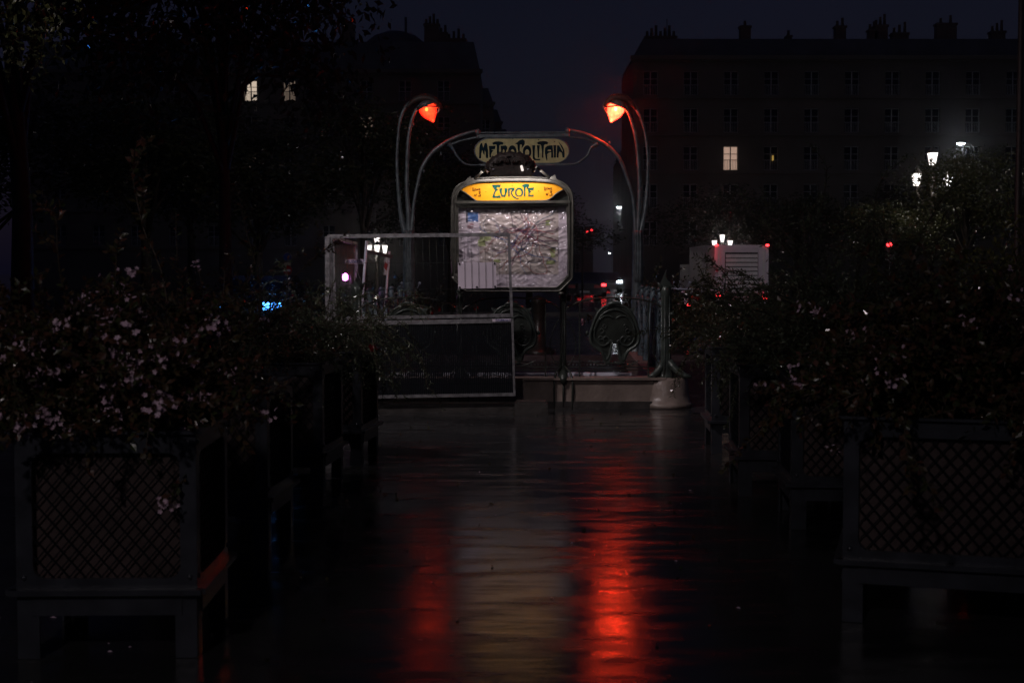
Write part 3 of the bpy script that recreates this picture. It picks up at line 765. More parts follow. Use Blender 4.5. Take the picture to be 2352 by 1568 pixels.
for i in range(25):
    x = 778+i*16; t = (x-764)/405
    s.tube([fp(x, 543), fp(x+4, 730-7*t)], .0019, 4)
for y in (603.5, 664): s.tube([fp(765, y+1), fp(1171, y)], .0019, 4)
s.build('wire_mesh', M['iron_dark'], fe)
s = MB(); n = 94
for i in range(n):
    x = 778 + i*(1176-778)/(n-1); t = (x-778)/400
    a = fp(x, 745-7*t); b = fp(x+5, 910-6*t)
    s.bar(a, b, .0165, .010)
for y in (790, 840, 880): s.bar(fp(776, y+3), fp(1178, y), .010, .006)
s.build('slat_panel', M['dark_box'], fe)
s = MB(); s.slab([fp(1131, 733, -.035), fp(1173, 731.5, -.035), fp(1173, 737.5, -.035), fp(1131, 739, -.035)], (0, .01, 0)); tg = s.build('name_tag', M['white_sheet'], fe)
text_obj('CAUPAMAT', .030, M['sign_blue'], tg, fp(1155, 735.5, -.039), (PI/2, R(1), 0))
# white board tied on the wires
bo = P(1095, 632, DF-.03); BO = Vector(bo)
nb_ = empty('blank_notice_board', BO, 0, 'blank white board tied on the wires of the front fence panel', 'board')
def bp_(x, y, d=0): return P(x, y, DF-.03+d) - BO
s = MB(); s.slab([bp_(1051.5, 603.5), bp_(1139, 602), bp_(1141, 661.5), bp_(1052.5, 663)], (0, .006, 0)); s.build('sheet', M['white_sheet'], nb_)
s = MB()
for x, y in ((1055, 606), (1136, 605), (1137, 658), (1056, 660), (1095, 659)): s.lathe([(.004,-.006),(.011,-.003),(.011,.003),(.004,.006)], bp_(x, y, -.006), 8, 0, Matrix.Rotation(PI/2, 3, 'X'))
s.build('clip', M['rubber'], nb_)
s = MB()
for x in (1067, 1083, 1099, 1115, 1131): s.tube([bp_(x, 602, -.012), bp_(x+1.2, 663, -.012)], .0022, 4)
s.build('wire', M['rubber'], nb_)
# its foot blocks
for x0, x1, lab in ((1182, 1258, 'low dark foot block under the right end of the front fence panel'), (760, 850, 'low dark foot block under the left end of the front fence panel')):
    a = P(x0, 937, 14.9); b = P(x1, 910, 14.9)
    o = MB(); o.box(((b.x-a.x)/2, 0, .062), (b.x-a.x, .26, .124)); o.box(((b.x-a.x)/2, 0, .135), ((b.x-a.x)*.9, .2, .022))
    q = o.build('fence_foot', M['stone_dark']); q.location = (a.x, 14.9, 0)
    tag(q, lab, 'fence foot', 'foot blocks of the site fence')
q = MB(); q.box((0, 0, .05), (1.9, .22, .10)); o = q.build('timber_beam', M['stone_dark']); o.location = (-.75, 15.18, 0)
tag(o, 'long dark beam lying on the ground behind the fence foot blocks', 'beam')
# second fence going back, with the sign
a0 = P(762, 546, 15.1); a1 = P(818, 560, 18.5)
f2 = empty('site_fence', (a0.x, a0.y, 0), 0, 'wire fence panel set end-on at the left, carrying a white name sign', 'fence')
q0 = Vector((0, 0, 0)); q1 = Vector((a1.x-a0.x, a1.y-a0.y, 0)); up = lambda v, z: v + Vector((0, 0, z))
s = MB(); zt0, zt1 = a0.z, a1.z
s.bar(up(q0, zt0), up(q1, zt1), .04, .04, ref=Vector((1, 0, 0))); s.bar(up(q0, .06), up(q0, zt0), .045, .04); s.bar(up(q1, .06), up(q1, zt1), .045, .04)
s.bar(up(q0, .10), up(q1, .10), .04, .04, ref=Vector((1, 0, 0))); s.bar(up(q0, .95), up(q1, .95), .03, .04, ref=Vector((1, 0, 0)))
l2 = P(752, 544, 14.95) - Vector((a0.x, a0.y, 0)); s.bar(Vector((l2.x, l2.y, .06)), l2, .05, .05)
s.build('frame', M['galv'], f2)
s = MB()
for i in range(1, 42): s.tube([up(q1*(i/42), .1), up(q1*(i/42), zt0-.02)], .0022, 4)
for z in (.5, 1.35): s.tube([up(q0, z), up(q1, z)], .0022, 4)
s.build('wire_mesh', M['iron_dark'], f2)
so = P(813.5, 600.5, 17.3)
sg = MB(); c4 = [P(x, y, 17.3) - Vector((a0.x, a0.y, 0)) for x, y in ((791.5, 595.5), (835.5, 595.5), (835.5, 606), (791.5, 606))]
sg.slab(c4, (0, .008, 0)); sgo = sg.build('name_sign', M['white_sheet'], f2)
text_obj('CAUPAMAT', .051, M['sign_blue'], sgo, P(813.5, 600.6, 17.29) - Vector((a0.x, a0.y, 0)) + Vector((0, -.002, 0)), (PI/2, 0, 0))
# third fence leaning at the back
b0 = P(842, 553, 20); b1 = P(894, 577, 23)
f3 = empty('site_fence', (b0.x, 20, 0), 0, 'shiny round-post fence panel with a red and white marker, behind the front panel', 'fence')
OB = Vector((b0.x, 20, 0))
s = MB()
s.tube([b0-OB, P(835, 648, 20.0)-OB, P(830, 720, 20)-OB, Vector((P(826,700,20).x-b0.x, 0, .05))], .021, 10)
s.tube([b1-OB, P(887, 672, 23.0)-OB, Vector((P(884, 700, 23).x-b0.x, 3, .05))], .021, 10)
s.build('post', M['alu'], f3)
s = MB(); s.bar(P(842, 577, 20)-OB, P(900, 589.5, 23)-OB, .05, .04); s.build('top_rail', M['galv'], f3)
s = MB()
for i in range(1, 26):
    t = i/26; x = 842+52*t; D = 20+3*t
    s.tube([P(x, 577+12*t, D)-OB, P(x-6, 662+2*t, D)-OB], .002, 4)
s.build('wire_mesh', M['iron_dark'], f3)
s = MB()
def mk(x, y): return P(x, y, 22.6)-OB
s.slab([mk(883, 592), mk(891, 592), mk(888.5, 631), mk(880.5, 631)], (0, .01, 0), 0)
s.slab([mk(884.5, 600)+Vector((0,-.003,0)), mk(890.5, 607)+Vector((0,-.003,0)), mk(888, 622)+Vector((0,-.003,0)), mk(881.5, 614)+Vector((0,-.003,0))], (0, .002, 0), 1)
s.build('marker_board', [M['white'], M['sign_red']], f3)
for o in (fe, f2, f3): o['group'] = 'galvanised site fences'
# magenta beacon
bc = P(793, 637, 17.6)
be = empty('warning_beacon', bc, 0, 'glowing magenta warning lamp hanging on the end-on fence panel', 'lamp')
s = MB(); s.lathe([(.004,.055),(.03,.04),(.040,.005),(.034,-.03),(.004,-.045)], (0, 0, 0), 14); s.build('lens', M['magenta'], be)
s = MB(); s.box((0, 0, -.085), (.09, .06, .08)); s.tube([(-.03, 0, -.05), (-.06, 0, .06), (0, 0, .12), (.06, 0, .06), (.03, 0, -.05)], .005, 5); s.build('battery_case', M['rubber'], be)
ldd = bpy.data.lights.new('beacon_light', 'POINT'); ldd.energy = .6; ldd.color = (1, .3, .9); ldd.shadow_soft_size = .04
lr = bpy.data.objects.new('beacon_light', ldd); COL.objects.link(lr); lr.parent = be; lr.location = (0, -.1, .02)

# ================================================================== PLANTERS AND PLANTS
def planter(xr, y, rz, side, label, W=.70):
    """xr: the x of the path-side edge; side -1 on the left row"""
    DP, H0, H1 = .68, .27, .88
    cx = xr + side*W/2
    o = empty('planter', (cx, y + DP/2, 0), rz, label, 'planter', 'metal planters lining the path')
    fr = MB(); lat = MB(); leg = MB()
    for q in range(4):
        m = Matrix.Rotation(q*PI/2, 3, 'Z'); hw, hd = (W/2, DP/2) if q % 2 == 0 else (DP/2, W/2)
        def T(x, z, d=0): return m @ Vector((x, -hd+d, z))
        # face frame with rounded opening
        out = []; inn = []; nn = 6; iw, z0, z1, r0 = hw-.065, H0+.045, H1-.075, .05
        ow = hw-.002
        for cxx, czz, a0 in ((1, 1, 0), (-1, 1, PI/2), (-1, -1, PI), (1, -1, 3*PI/2)):
            for k in range(nn):
                a = a0 + PI/2*k/(nn-1)
                inn.append(T(cxx*(iw-r0)+r0*math.cos(a), (z1-r0 if czz > 0 else z0+r0)+r0*math.sin(a)))
                ox = cxx*ow; oz = H1 if czz > 0 else H0
                if k < nn//2: out.append(T(ox if a0 in (0, PI) else cxx*ow, oz) if True else None)
                else: out.append(T(ox, oz))
        fr.ring(out, inn, m @ Vector((0, .022, 0)))
        # lattice
        pitch = .062; ztop, zbot = z1-.004, z0+.004; ang = 1.15
        for sg in (-1, 1):
            t = -3.0
            while t < 3.0:
                # line x = t + sg*(z-zbot)/1.15, clipped to the opening
                pts = []
                x_at = lambda z: t + sg*(z-zbot)/ang
                zs, ze_ = zbot, ztop
                xs, xe = x_at(zs), x_at(ze_)
                lo, hi = -iw+.003, iw-.003
                if not (max(xs, xe) <= lo or min(xs, xe) >= hi):
                    def zc(x): return zbot + sg*(x-t)*ang
                    if sg > 0:
                        if xs < lo: zs, xs = zc(lo), lo
                        if xe > hi: ze_, xe = zc(hi), hi
                    else:
                        if xs > hi: zs, xs = zc(hi), hi
                        if xe < lo: ze_, xe = zc(lo), lo
                    if ze_-zs > .01: lat.bar(T(xs, zs, .010+.003*sg), T(xe, ze_, .010+.003*sg), .005, .004, ref=m @ Vector((0, 1, 0)))
                t += pitch
        # bolts
        for bx_, bz in ((-hw+.03, H1-.035), (hw-.03, H1-.035), (hw-.075, H1-.03), (-hw+.03, H0+.05), (hw-.03, H0+.05)):
            fr.lathe([(.012, 0), (.010, .004), (.004, .007)], T(bx_, bz, -.0), 8, 0, m @ Matrix.Rotation(PI/2, 3, 'X'))
        # top lip and lower shelf rail
        fr.bar(T(-hw-.012, H1+.006, -.008), T(hw+.012, H1+.006, -.008), .030, .012, ref=Vector((0, 0, 1)))
        fr.bar(T(-hw-.02, H0-.004, -.016), T(hw+.02, H0-.004, -.016), .040, .022, ref=Vector((0, 0, 1)))
        fr.bar(T(-hw+.06, H0-.055, .0), T(hw-.06, H0-.055, .0), .012, .085, ref=Vector((0, 0, 1)))
    fr.build('body', M['planter'], o); lt = lat.build('lattice', M['dark_box'], o)
    b = MB(); b.box((0, 0, (H0+H1)/2-.01), (W-.075, DP-.075, H1-H0-.04)); b.build('liner', M['planter_in'], o)
    b = MB(); b.box((0, 0, H1-.03), (W-.08, DP-.08, .03)); b.build('soil', M['soil'], o)
    for sx in (-1, 1):
        for sy in (-1, 1):
            l = MB(); l.box((sx*(W/2-.045), sy*(DP/2-.004), H0/2-.008), (.085, .008, H0-.02)); l.box((sx*(W/2-.004), sy*(DP/2-.045-.004), H0/2-.008), (.008, .075, H0-.02))
            l.build('leg', M['planter'], o)
    return o, Vector((cx, y+DP/2, 0))

rg = random.Random(5)
def leaf_quad(mb, p, d, l, w, r, fold=.25, mi=0):
    """a bent pointed leaf of two faces at p along d"""
    d = d.normalized(); s_ = d.cross(Vector((r.uniform(-1, 1), r.uniform(-1, 1), r.uniform(-.2, 1)))); 
    if s_.length < .1: s_ = d.cross(Vector((0, 0, 1)))
    s_.normalize(); n = s_.cross(d)
    tip = p + d*l - n*l*fold*.5; mid = p + d*l*.5 + n*l*fold*.15
    mb.add([p, mid+s_*w/2, tip, mid-s_*w/2, mid - n*w*.12], [(0, 4, 2, 1), (0, 3, 2, 4)], mi)
def floret(mb, p, n, r0, r):
    n = n.normalized(); a = n.orthogonal().normalized(); b = n.cross(a); a0 = r.uniform(0, 6)
    for k in range(5):
        q = a0 + 2*PI*k/5; u = a*math.cos(q)+b*math.sin(q); v = -a*math.sin(q)+b*math.cos(q)
        mb.add([p-n*r0*.3, p+u*r0*.6+v*r0*.34+n*r0*.1, p+u*r0+n*r0*.05, p+u*r0*.6-v*r0*.34+n*r0*.1], [(0, 1, 2, 3)])
def shrub(name, base, label, cat, n_spr, L0, L1, spread, droop, ll, lw, lm, seed, flower=0, fm='petal', fr_=.012, dens=.022, wild=(), wx=.28, wy=.26, up0=.35, group=None, clump=8):
    r = random.Random(seed)
    o = empty(name, base, 0, label, cat, group)
    fo_ = MB(); st = MB(); fl = MB()
    def sprig(p, d, L, rad, lf=1.0, dr=droop):
        n = max(4, int(L/dens)); pts = [p.copy()]; cur = p.copy(); dd = d.normalized()
        for i in range(n):
            dd = (dd + Vector((r.gauss(0, .05), r.gauss(0, .05), r.gauss(0, .04) - dr*(i/n)*.16))).normalized()
            cur = cur + dd*(L/n); pts.append(cur.copy())
            if i > n*.15 or L < .2:
                for sg_ in (-1, 1):
                    if r.random() < .88*lf:
                        sd = dd.cross(Vector((0, 0, 1))); 
                        if sd.length < .1: sd = Vector((1, 0, 0))
                        sd = Matrix.Rotation(i*2.4 + r.uniform(-.5, .5), 3, dd) @ sd.normalized()
                        leaf_quad(fo_, cur, dd*.75 + sd*sg_*1.0, ll*r.uniform(.6, 1.15), lw*r.uniform(.7, 1.1), r)
        st.tube(pts[::2] if len(pts) > 6 else pts, [rad*(1-.75*k/len(pts)) for k in range(len(pts[::2] if len(pts) > 6 else pts))], 4, cap=False)
        return pts, dd
    tips = []
    for i in range(n_spr):
        a = r.uniform(0, 2*PI); el = r.uniform(up0, 1.5)
        d = Vector((math.cos(a)*math.cos(el)*spread, math.sin(a)*math.cos(el)*spread, math.sin(el)))
        p = Vector((r.uniform(-wx, wx), r.uniform(-wy, wy), r.uniform(0, .06)))
        L = r.uniform(L0, L1)
        pts, dd = sprig(p, d, L, .0045)
        tips.append((pts[-1], dd))
        for q in range(r.randint(2, 4)):
            k = r.randint(len(pts)//3, len(pts)-1)
            d2 = (dd + Vector((r.gauss(0, .7), r.gauss(0, .7), r.gauss(.1, .45)))).normalized()
            pp, d3 = sprig(pts[k], d2, L*r.uniform(.2, .42), .0028); tips.append((pp[-1], d3))
    for (dx, dy, L, az, el) in wild:
        pts, dd = sprig(Vector((dx, dy, .1)), Vector((math.cos(az)*math.cos(el), math.sin(az)*math.cos(el), math.sin(el))), L, .005, .75, droop*.4)
        for q in range(4):
            k = r.randint(len(pts)//2, len(pts)-1); sprig(pts[k], (dd + Vector((r.gauss(0, .5), r.gauss(0, .5), r.gauss(.2, .3)))).normalized(), L*.16, .002)
    fo_.build('foliage', M[lm], o); st.build('stem', M['twig'], o)
    if flower:
        r.shuffle(tips)
        for p, d in tips[:flower]:
            for k in range(r.randint(clump//2, clump)):
                floret(fl, p + Vector((r.gauss(0, .022), r.gauss(0, .022), r.gauss(.004, .018))), d + Vector((r.gauss(0, .5), r.gauss(0, .5)-.5, r.gauss(.2, .5))), fr_*r.uniform(.75, 1.2), r)
        fl.build('blossom', M[fm], o)
    return o
TOP = .86
# left row
o, c = planter(-1.235, 5.40, R(1.5), -1, 'nearest planter of the left row, pale-pink flowering shrub spilling over its lattice sides')
shrub('abelia_shrub', c + Vector((-.12, .02, TOP)), 'broad shrub dotted with pale pink blossom in the nearest planter on the left', 'shrub', 250, .28, .60, 1.1, .5, .042, .024, 'leaf_abelia', 21, 175, dens=.020, up0=.30, clump=14, wx=.36,
      wild=((-.15, .1, .80, 1.9, 1.30), (.05, 0, .66, 1.2, 1.35), (.3, .1, 1.25, 2.2, 1.36)))
o, c = planter(-1.32, 7.64, R(-3), -1, 'second planter from the camera in the left row')
shrub('twiggy_shrub', c + Vector((-.1, 0, TOP)), 'loose reddish shrub with long thin shoots in the second planter on the left', 'shrub', 60, .35, .80, .95, .5, .040, .016, 'leaf_abelia', 22, 5, dens=.026,
      wild=((.1, .1, 1.15, .55, .95), (.25, -.05, .95, .9, 1.15), (0, .1, .8, .3, 1.0), (-.3, 0, .9, 1.9, 1.2)))
o, c = planter(-1.265, 9.57, R(-5), -1, 'third planter from the camera in the left row')
shrub('olive_shrub', c + Vector((0, 0, TOP)), 'dense feathery green shrub leaning over the path from the third planter on the left', 'shrub', 110, .35, .80, 1.25, .75, .034, .010, 'leaf_olive', 23, 0, dens=.016, up0=.05, wild=((.2, 0, .75, .9, 1.2), (0, 0, .8, 1.5, 1.35)))
o, c = planter(-1.14, 10.92, R(-6), -1, 'fourth planter of the left row, the one closest to the fence')
shrub('olive_shrub', c + Vector((.1, 0, TOP)), 'feathery green shrub with a red bloom in the left-row planter closest to the fence', 'shrub', 95, .35, .85, 1.3, .8, .036, .010, 'leaf_olive', 24, 2, 'petal_red', .022, dens=.017, up0=.0, clump=16)
# right row
o, c = planter(1.50, 5.85, R(-16), 1, 'nearest planter of the right row, running out of the frame', W=.86)
shrub('geranium_bush', c + Vector((.05, .05, TOP)), 'wide dark reddish-leaved bush with small pink flowers in the nearest planter on the right', 'shrub', 220, .30, .72, 1.15, .55, .044, .028, 'leaf_abelia', 31, 44, dens=.021, up0=.28, fr_=.011)
o, c = planter(1.66, 8.13, R(-4), 1, 'second planter from the camera in the right row')
shrub('olive_shrub', c + Vector((.05, 0, TOP)), 'tall upright silvery-green shrub in the second planter on the right', 'shrub', 130, .45, 1.15, .95, .2, .040, .011, 'leaf_olive', 32, 0, dens=.017, up0=.35, wild=((-.3, .1, 1.2, 1.9, 1.42), (-.1, 0, 1.1, 2.6, 1.1), (.3, .1, 1.25, 1.0, 1.4), (0, .2, 1.15, 1.6, 1.5), (-.2, 0, 1.05, 2.3, 1.25), (.1, 0, 1.15, 1.2, 1.35), (-.35, 0, .85, 2.9, .95), (.25, 0, 1.0, .5, 1.2)))
o, c = planter(1.545, 9.35, R(-3), 1, 'third planter from the camera in the right row')
shrub('olive_shrub', c + Vector((0, 0, TOP)), 'spreading feathery shrub in the third planter on the right', 'shrub', 110, .35, .78, 1.2, .7, .036, .010, 'leaf_olive', 33, 0, dens=.017, up0=.1)
o, c = planter(1.68, 11.6, R(-3), 1, 'farthest planter of the right row, beside the entrance corner')
shrub('olive_shrub', c + Vector((0, 0, TOP)), 'low green shrub in the farthest planter on the right', 'shrub', 90, .3, .62, 1.15, .6, .038, .012, 'leaf_dark', 34, 0, dens=.02)
# golden leafed bush at the right, in a further planter
o, c = planter(3.05, 9.0, R(0), 1, 'outer planter at the right, hidden below a golden leafy bush')
shrub('golden_bush', c + Vector((-.05, 0, TOP)), 'rounded bush with glossy yellow-green leaves behind the nearest right planter', 'shrub', 130, .45, .90, .85, .35, .050, .028, 'leaf_gold', 35, 0, dens=.030, up0=.3)
o, c = planter(2.55, 7.6, R(-8), 1, 'outer planter between the nearest right planter and the golden bush')
shrub('geranium_bush', c + Vector((0, 0, TOP)), 'dark bush with a few pale flowers between the near right bush and the golden bush', 'shrub', 100, .3, .66, 1.0, .5, .042, .026, 'leaf_abelia', 36, 16, dens=.022, fr_=.012)
# beds behind the railing
for i, (x, y, h, sd) in enumerate(((-5.6, 26, 1.2, 41), (-3.9, 27.5, 1.1, 42), (-2.2, 28, 1.0, 43), (2.9, 27, 1.25, 44), (4.3, 28, 1.35, 45), (3.6, 31, .9, 46))):
    where = ('far left, well behind the left planters', 'behind the end-on fence panel', 'behind the left side railing', 'just right of the right lamp post', 'behind the farthest right planter', 'farther back behind the corner post')[i]
    shrub('flower_bed_bush', (x, y, .0), 'low flowering bush across the path, ' + where, 'bush', 60, h*.7, h*1.25, 1.0, .5, .09, .05, 'leaf_dark', sd, 14, 'petal' if i % 2 else 'petal_red', .03, dens=.07, wx=.8, wy=.4, group='bushes behind the entrance')
# fallen petals and a leaf litter patch under the left planter
s = MB(); r = random.Random(3)
for i in range(46):
    x, y = (r.uniform(-2.3, -1.5), r.uniform(5.0, 6.3)) if i < 26 else (r.uniform(-1.2, 1.4), r.uniform(4.5, 14.6))
    a = r.uniform(0, 6); l = r.uniform(.008, .02)
    s.add([(x, y, .003), (x+l*math.cos(a), y+l*math.sin(a), .008), (x+l*1.6*math.cos(a+.5), y+l*1.6*math.sin(a+.5), .004)], [(0, 1, 2)])
tag(s.build('fallen_petals', M['petal']), 'tiny pale petals scattered on the wet ground', 'petals', kind='stuff')

s = MB(); r = random.Random(8)
for i in range(110):
    sd_ = r.choice((-1, -1, 1)); x = sd_*r.uniform(.75, 1.25) if i % 3 else r.uniform(-1.2, 1.5); y = r.uniform(4.2, 15.0)
    a = r.uniform(0, 6); leaf_quad(s, Vector((x, y, .006)), Vector((math.cos(a), math.sin(a), .08)), r.uniform(.02, .045), .018, r, .1)
tag(s.build('fallen_leaves', M['leaf_abelia']), 'wet dark leaves scattered over the path', 'leaves', kind='stuff')

# ================================================================== TREES
def tree_proto(seed, H, CR, n, ls, lm):
    r = random.Random(seed); cr = MB(); tr = MB()
    tr.tube([(0, 0, 0), (.04, 0, H*.25), (-.05, .05, H*.5), (.05, 0, H*.85)], [.17, .13, .10, .03], 8)
    cl = []
    for i in range(34):
        a = r.uniform(0, 2*PI); e = r.uniform(-.6, 1.4); q = r.uniform(.35, 1)
        c = Vector((math.cos(a)*math.cos(e)*CR*q, math.sin(a)*math.cos(e)*CR*q, H*.66 + math.sin(e)*CR*.85*q)); cl.append((c, r.uniform(.28, .55)*CR*.75))
        if i % 2 == 0:
            z0 = r.uniform(.3, .6)*H; m_ = Vector((c.x*.4, c.y*.4, (z0+c.z)/2+.2)); tr.tube([(0, 0, z0), m_, c], [.06, .04, .012], 5)
    for i in range(n):
        c, q = cl[i % len(cl)]
        v = Vector((r.gauss(0, 1), r.gauss(0, 1), r.gauss(0, .8))); v = v.normalized()*q*r.random()**.4
        leaf_quad(cr, c+v, Vector((r.uniform(-1, 1), r.uniform(-1, 1), r.uniform(-1, .4))), ls*r.uniform(.6, 1.2), ls*.5*r.uniform(.6, 1.1), r)
    return tr, cr, lm
def make_tree(proto, loc, rz, sc_, label, group='dark trees around the square'):
    if isinstance(proto[0], MB):
        o = empty('tree', (0, 0, 0)); proto[0].build('trunk', M['wood'], o); proto[1].build('crown', M[proto[2]], o); proto[0:2] = [o, True]
    else: o = copy_tree(proto[0])
    o.location = loc; o.rotation_euler = (0, 0, rz); o.scale = (sc_[0], sc_[0], sc_[1]) if hasattr(sc_, '__len__') else (sc_, sc_, sc_)
    return tag(o, label, 'tree', group)
tA = list(tree_proto(1, 8.5, 3.2, 7500, .20, 'leaf_tree')); tB = list(tree_proto(2, 8.0, 3.4, 7500, .22, 'leaf_dark')); tC = list(tree_proto(7, 9.5, 3.0, 12000, .13, 'leaf_tree'))
make_tree(tC, (-6.6, 14.5, 0), 0, (.72, .78), 'nearest tree at the far left edge, brownish leaves faintly lit')
make_tree(tA, (-8.4, 24, 0), 1, (1.28, 1.22), 'large tree overhanging the upper left sky')
make_tree(tB, (-5.6, 27.5, 0), 2.2, (.95, 1.22), 'tall tree whose crown ends just left of the roofline, beside the large upper left tree')
for i, (x, y, a, s_, lab) in enumerate((
    (-17, 45, .5, (1.3, .95), 'dark tree filling the left edge behind the near left tree'),
    (-12.5, 48, 2, (1.3, .92), 'dark tree below the upper left tree, left of the lit windows'),
    (-9.0, 50, 3.1, (1.2, .80), 'dark tree directly below the two lit dormer windows'),
    (-5.8, 55, 4.0, (1.15, 1.0), 'dark tree left of the left red lamp post'),
    (-2.6, 60, 5.0, (1.1, .80), 'dark tree behind the left red lamp post'),
    (-16, 70, 1.2, (1.5, 1.25), 'tall dark tree far back between the left edge and the dormer building'),
    (.8, 66, .3, (1.05, .62), 'dark tree behind the map panel'),
    (19.5, 150, 2.8, (1.2, 1.25), 'dark street tree at the foot of the right building, beside the street gap'),
    (13.2, 88, 1.8, (1.3, .80), 'dark tree just right of the right red lamp post'),
    (17, 84, 4.4, (1.4, .75), 'dark tree above the white truck'),
    (22, 78, 5.4, (1.4, .75), 'dark tree between the white truck and the right lanterns'),
    (13.1, 40.5, .9, (.60, .62), 'leafy tree half hiding the three right lanterns, leaves lit yellow'),
    (21, 52, 2.4, (.85, .78), 'dark leafy tree right of the three lanterns'),
    (12.4, 46, 3.6, (.70, .46), 'small dark tree left of and below the three lanterns'))):
    make_tree(tA if i % 2 else tB, (x, y, 0), a, s_, lab)

# ================================================================== BUILDINGS
def haussmann(name, x0, x1, y, rows, ww, wh, sp, eave, top, label, depth=12, lit={}, first=None, dormer=False, wm='haussmann', rz=0, yh=0):
    W = x1-x0
    o = empty(name, (x0, y, 0), rz, label, 'building', 'stone apartment buildings around the square')
    first = first if first is not None else sp/2
    cols = []; c = first
    while c < W-ww*.7: cols.append(c); c += sp
    w = MB()
    zb = sorted(rows)
    # piers
    edges = [0]
    for c in cols: edges += [c-ww/2, c+ww/2]
    edges.append(W)
    for k in range(0, len(edges), 2): w.box(((edges[k]+edges[k+1])/2, .2, eave/2), (edges[k+1]-edges[k], .4, eave))
    zz = [0]
    for z in zb: zz += [z-wh/2, z+wh/2]
    zz.append(eave)
    for c in cols:
        for k in range(0, len(zz), 2):
            if zz[k+1]-zz[k] > .02: w.box((c, .202, (zz[k]+zz[k+1])/2), (ww, .396, zz[k+1]-zz[k]))
    w.box((W/2, .45+depth/2, eave/2), (W-.01, depth, eave-.02))
    w.build('wall', M[wm], o)
    for z in zb:
        tr = MB(); tr.box((W/2, -.10, z-wh/2-.22), (W+.1, .22, .16)); tr.build('string_course', M[wm], o)
    tr = MB()
    tr.box((W/2, -.22, eave+.05), (W+.5, .5, .34)); tr.box((W/2, -.12, eave-.2), (W+.2, .26, .17))
    tr.build('cornice', M[wm], o)
    rf = MB(); h = top-eave
    rf.add([(0, .1, eave+.2), (W, .1, eave+.2), (W, depth, eave+.2), (0, depth, eave+.2), (.9, .1+h*.35, top-.25), (W-.6, .1+h*.35, top-.25), (W-.6, depth-h*.35, top-.25), (.9, depth-h*.35, top-.25), (1.4, depth*.45, top), (W-1.2, depth*.45, top)],
           [(0,1,5,4),(1,2,6,5),(2,3,7,6),(3,0,4,7),(4,5,9,8),(6,7,8,9),(5,6,9),(7,4,8)])
    rfo = rf.build('roof', M['zinc'], o)
    wp = None
    for ri, z in enumerate(zb):
        for ci, c in enumerate(cols):
            key = (ri, ci)
            if wp is None:
                f = MB()
                for q in (-1, 1): f.box((q*(ww/2-.03), .30, 0), (.06, .06, wh)); f.box((0, .30, q*(wh/2-.03)), (ww-.12, .06, .06))
                f.box((0, .30, 0), (.09, .05, wh-.12)); f.box((0, .301, wh*.18), (ww-.12, .04, .05))
                for q in range(9): f.box((-ww/2+.08+q*(ww-.16)/8, -.02, -wh/2+.42), (.03, .03, .84))
                f.box((0, -.02, -wh/2+.86), (ww+.06, .05, .05))
                wp = f.build('window', M['winframe'], o)
                pn = MB(); pn.box((0, .34, 0), (ww-.02, .02, wh-.02)); pd = pn.build('pane', M['glass_dark'], None); pmesh = pd.data
                bpy.data.objects.remove(pd); wo = wp
            else:
                wo = wp.copy(); COL.objects.link(wo)
            wo.parent = o; wo.location = (c, 0, z)
            pme = pmesh
            if key in lit:
                pme = pmesh.copy(); pme.materials.clear(); pme.materials.append(M[lit[key]])
            po_ = bpy.data.objects.new('pane', pme); COL.objects.link(po_); po_.parent = wo
    if dormer:
        for c in cols[::1]:
            d = MB(); d.box((c, .5, eave+.9), (1.25, 1.2, 1.5)); d.add([(c-.75, -.15, eave+1.65), (c+.75, -.15, eave+1.65), (c, -.15, eave+2.1), (c-.75, 1.3, eave+1.65), (c+.75, 1.3, eave+1.65), (c, 1.3, eave+2.1)], [(0,1,2),(3,5,4),(0,2,5,3),(1,4,5,2),(0,3,4,1)])
            d.build('dormer', M['zinc'], o)
    return o, rfo
def chimney(o, x, z0, w, h, pots, yy=3.0):
    c = MB(); c.box((x, yy, z0+h/2-1.5), (w, .9, h+3)); c.box((x, yy, z0+h-.12), (w+.16, 1.06, .18))
    n = c.build('chimney', M['brick'], o); p = MB()
    for k in range(pots):
        px = x - w/2 + w*(k+.5)/pots; hh = .45+.25*((k*7) % 3)
        p.lathe([(.14, 0), (.11, hh*.9), (.14, hh)], (px, yy, z0+h), 8)
    p.build('chimney_pots', M['brick'], n)
# right building
SB = F/120.
xr0 = (1452-1176)/SB
rows = [4.9, 8.1, 11.3, 14.5, 17.65]
oR, rf = haussmann('apartment_building', xr0, xr0+46, 120, rows, 1.25, 2.05, 3.43, 19.7, 21.75, 'long stone apartment building filling the right background, one tall window lit pink', lit={(2, 2): 'win_rose'}, first=(1676-1452)/SB-2*3.43+.0)
for px, w, ytop, n in ((1517, 2.7, 74, 7), (1711, .9, 50, 1), (1811, .4, 72, 1), (1929, .9, 50, 2), (2003, .7, 58, 2), (2022, 1.1, 48, 3), (2066, 1.4, 66, 3), (2172, 1.7, 44, 2), (2290, 1.2, 62, 3)):
    z = P(px, ytop, 123).z; chimney(oR, P(px, ytop, 123).x - xr0, 21.4, w, max(.3, z-21.4-.4), n)
# roof aerial
a = MB(); a.tube([(P(1532, 60, 123).x - xr0, 3, 21.5), (P(1532, 60, 123).x - xr0, 3, 23.6)], .03, 4); a.build('aerial', M['iron_dark'], oR)
# tiny yellow light in the right building
oS = MB(); oS.box((0, 0, 0), (.14, .04, .42)); q = oS.build('wall_light', M['win_yellow'], oR); q.location = P(1775, 363, 119.85) - Vector((xr0, 120, 0))
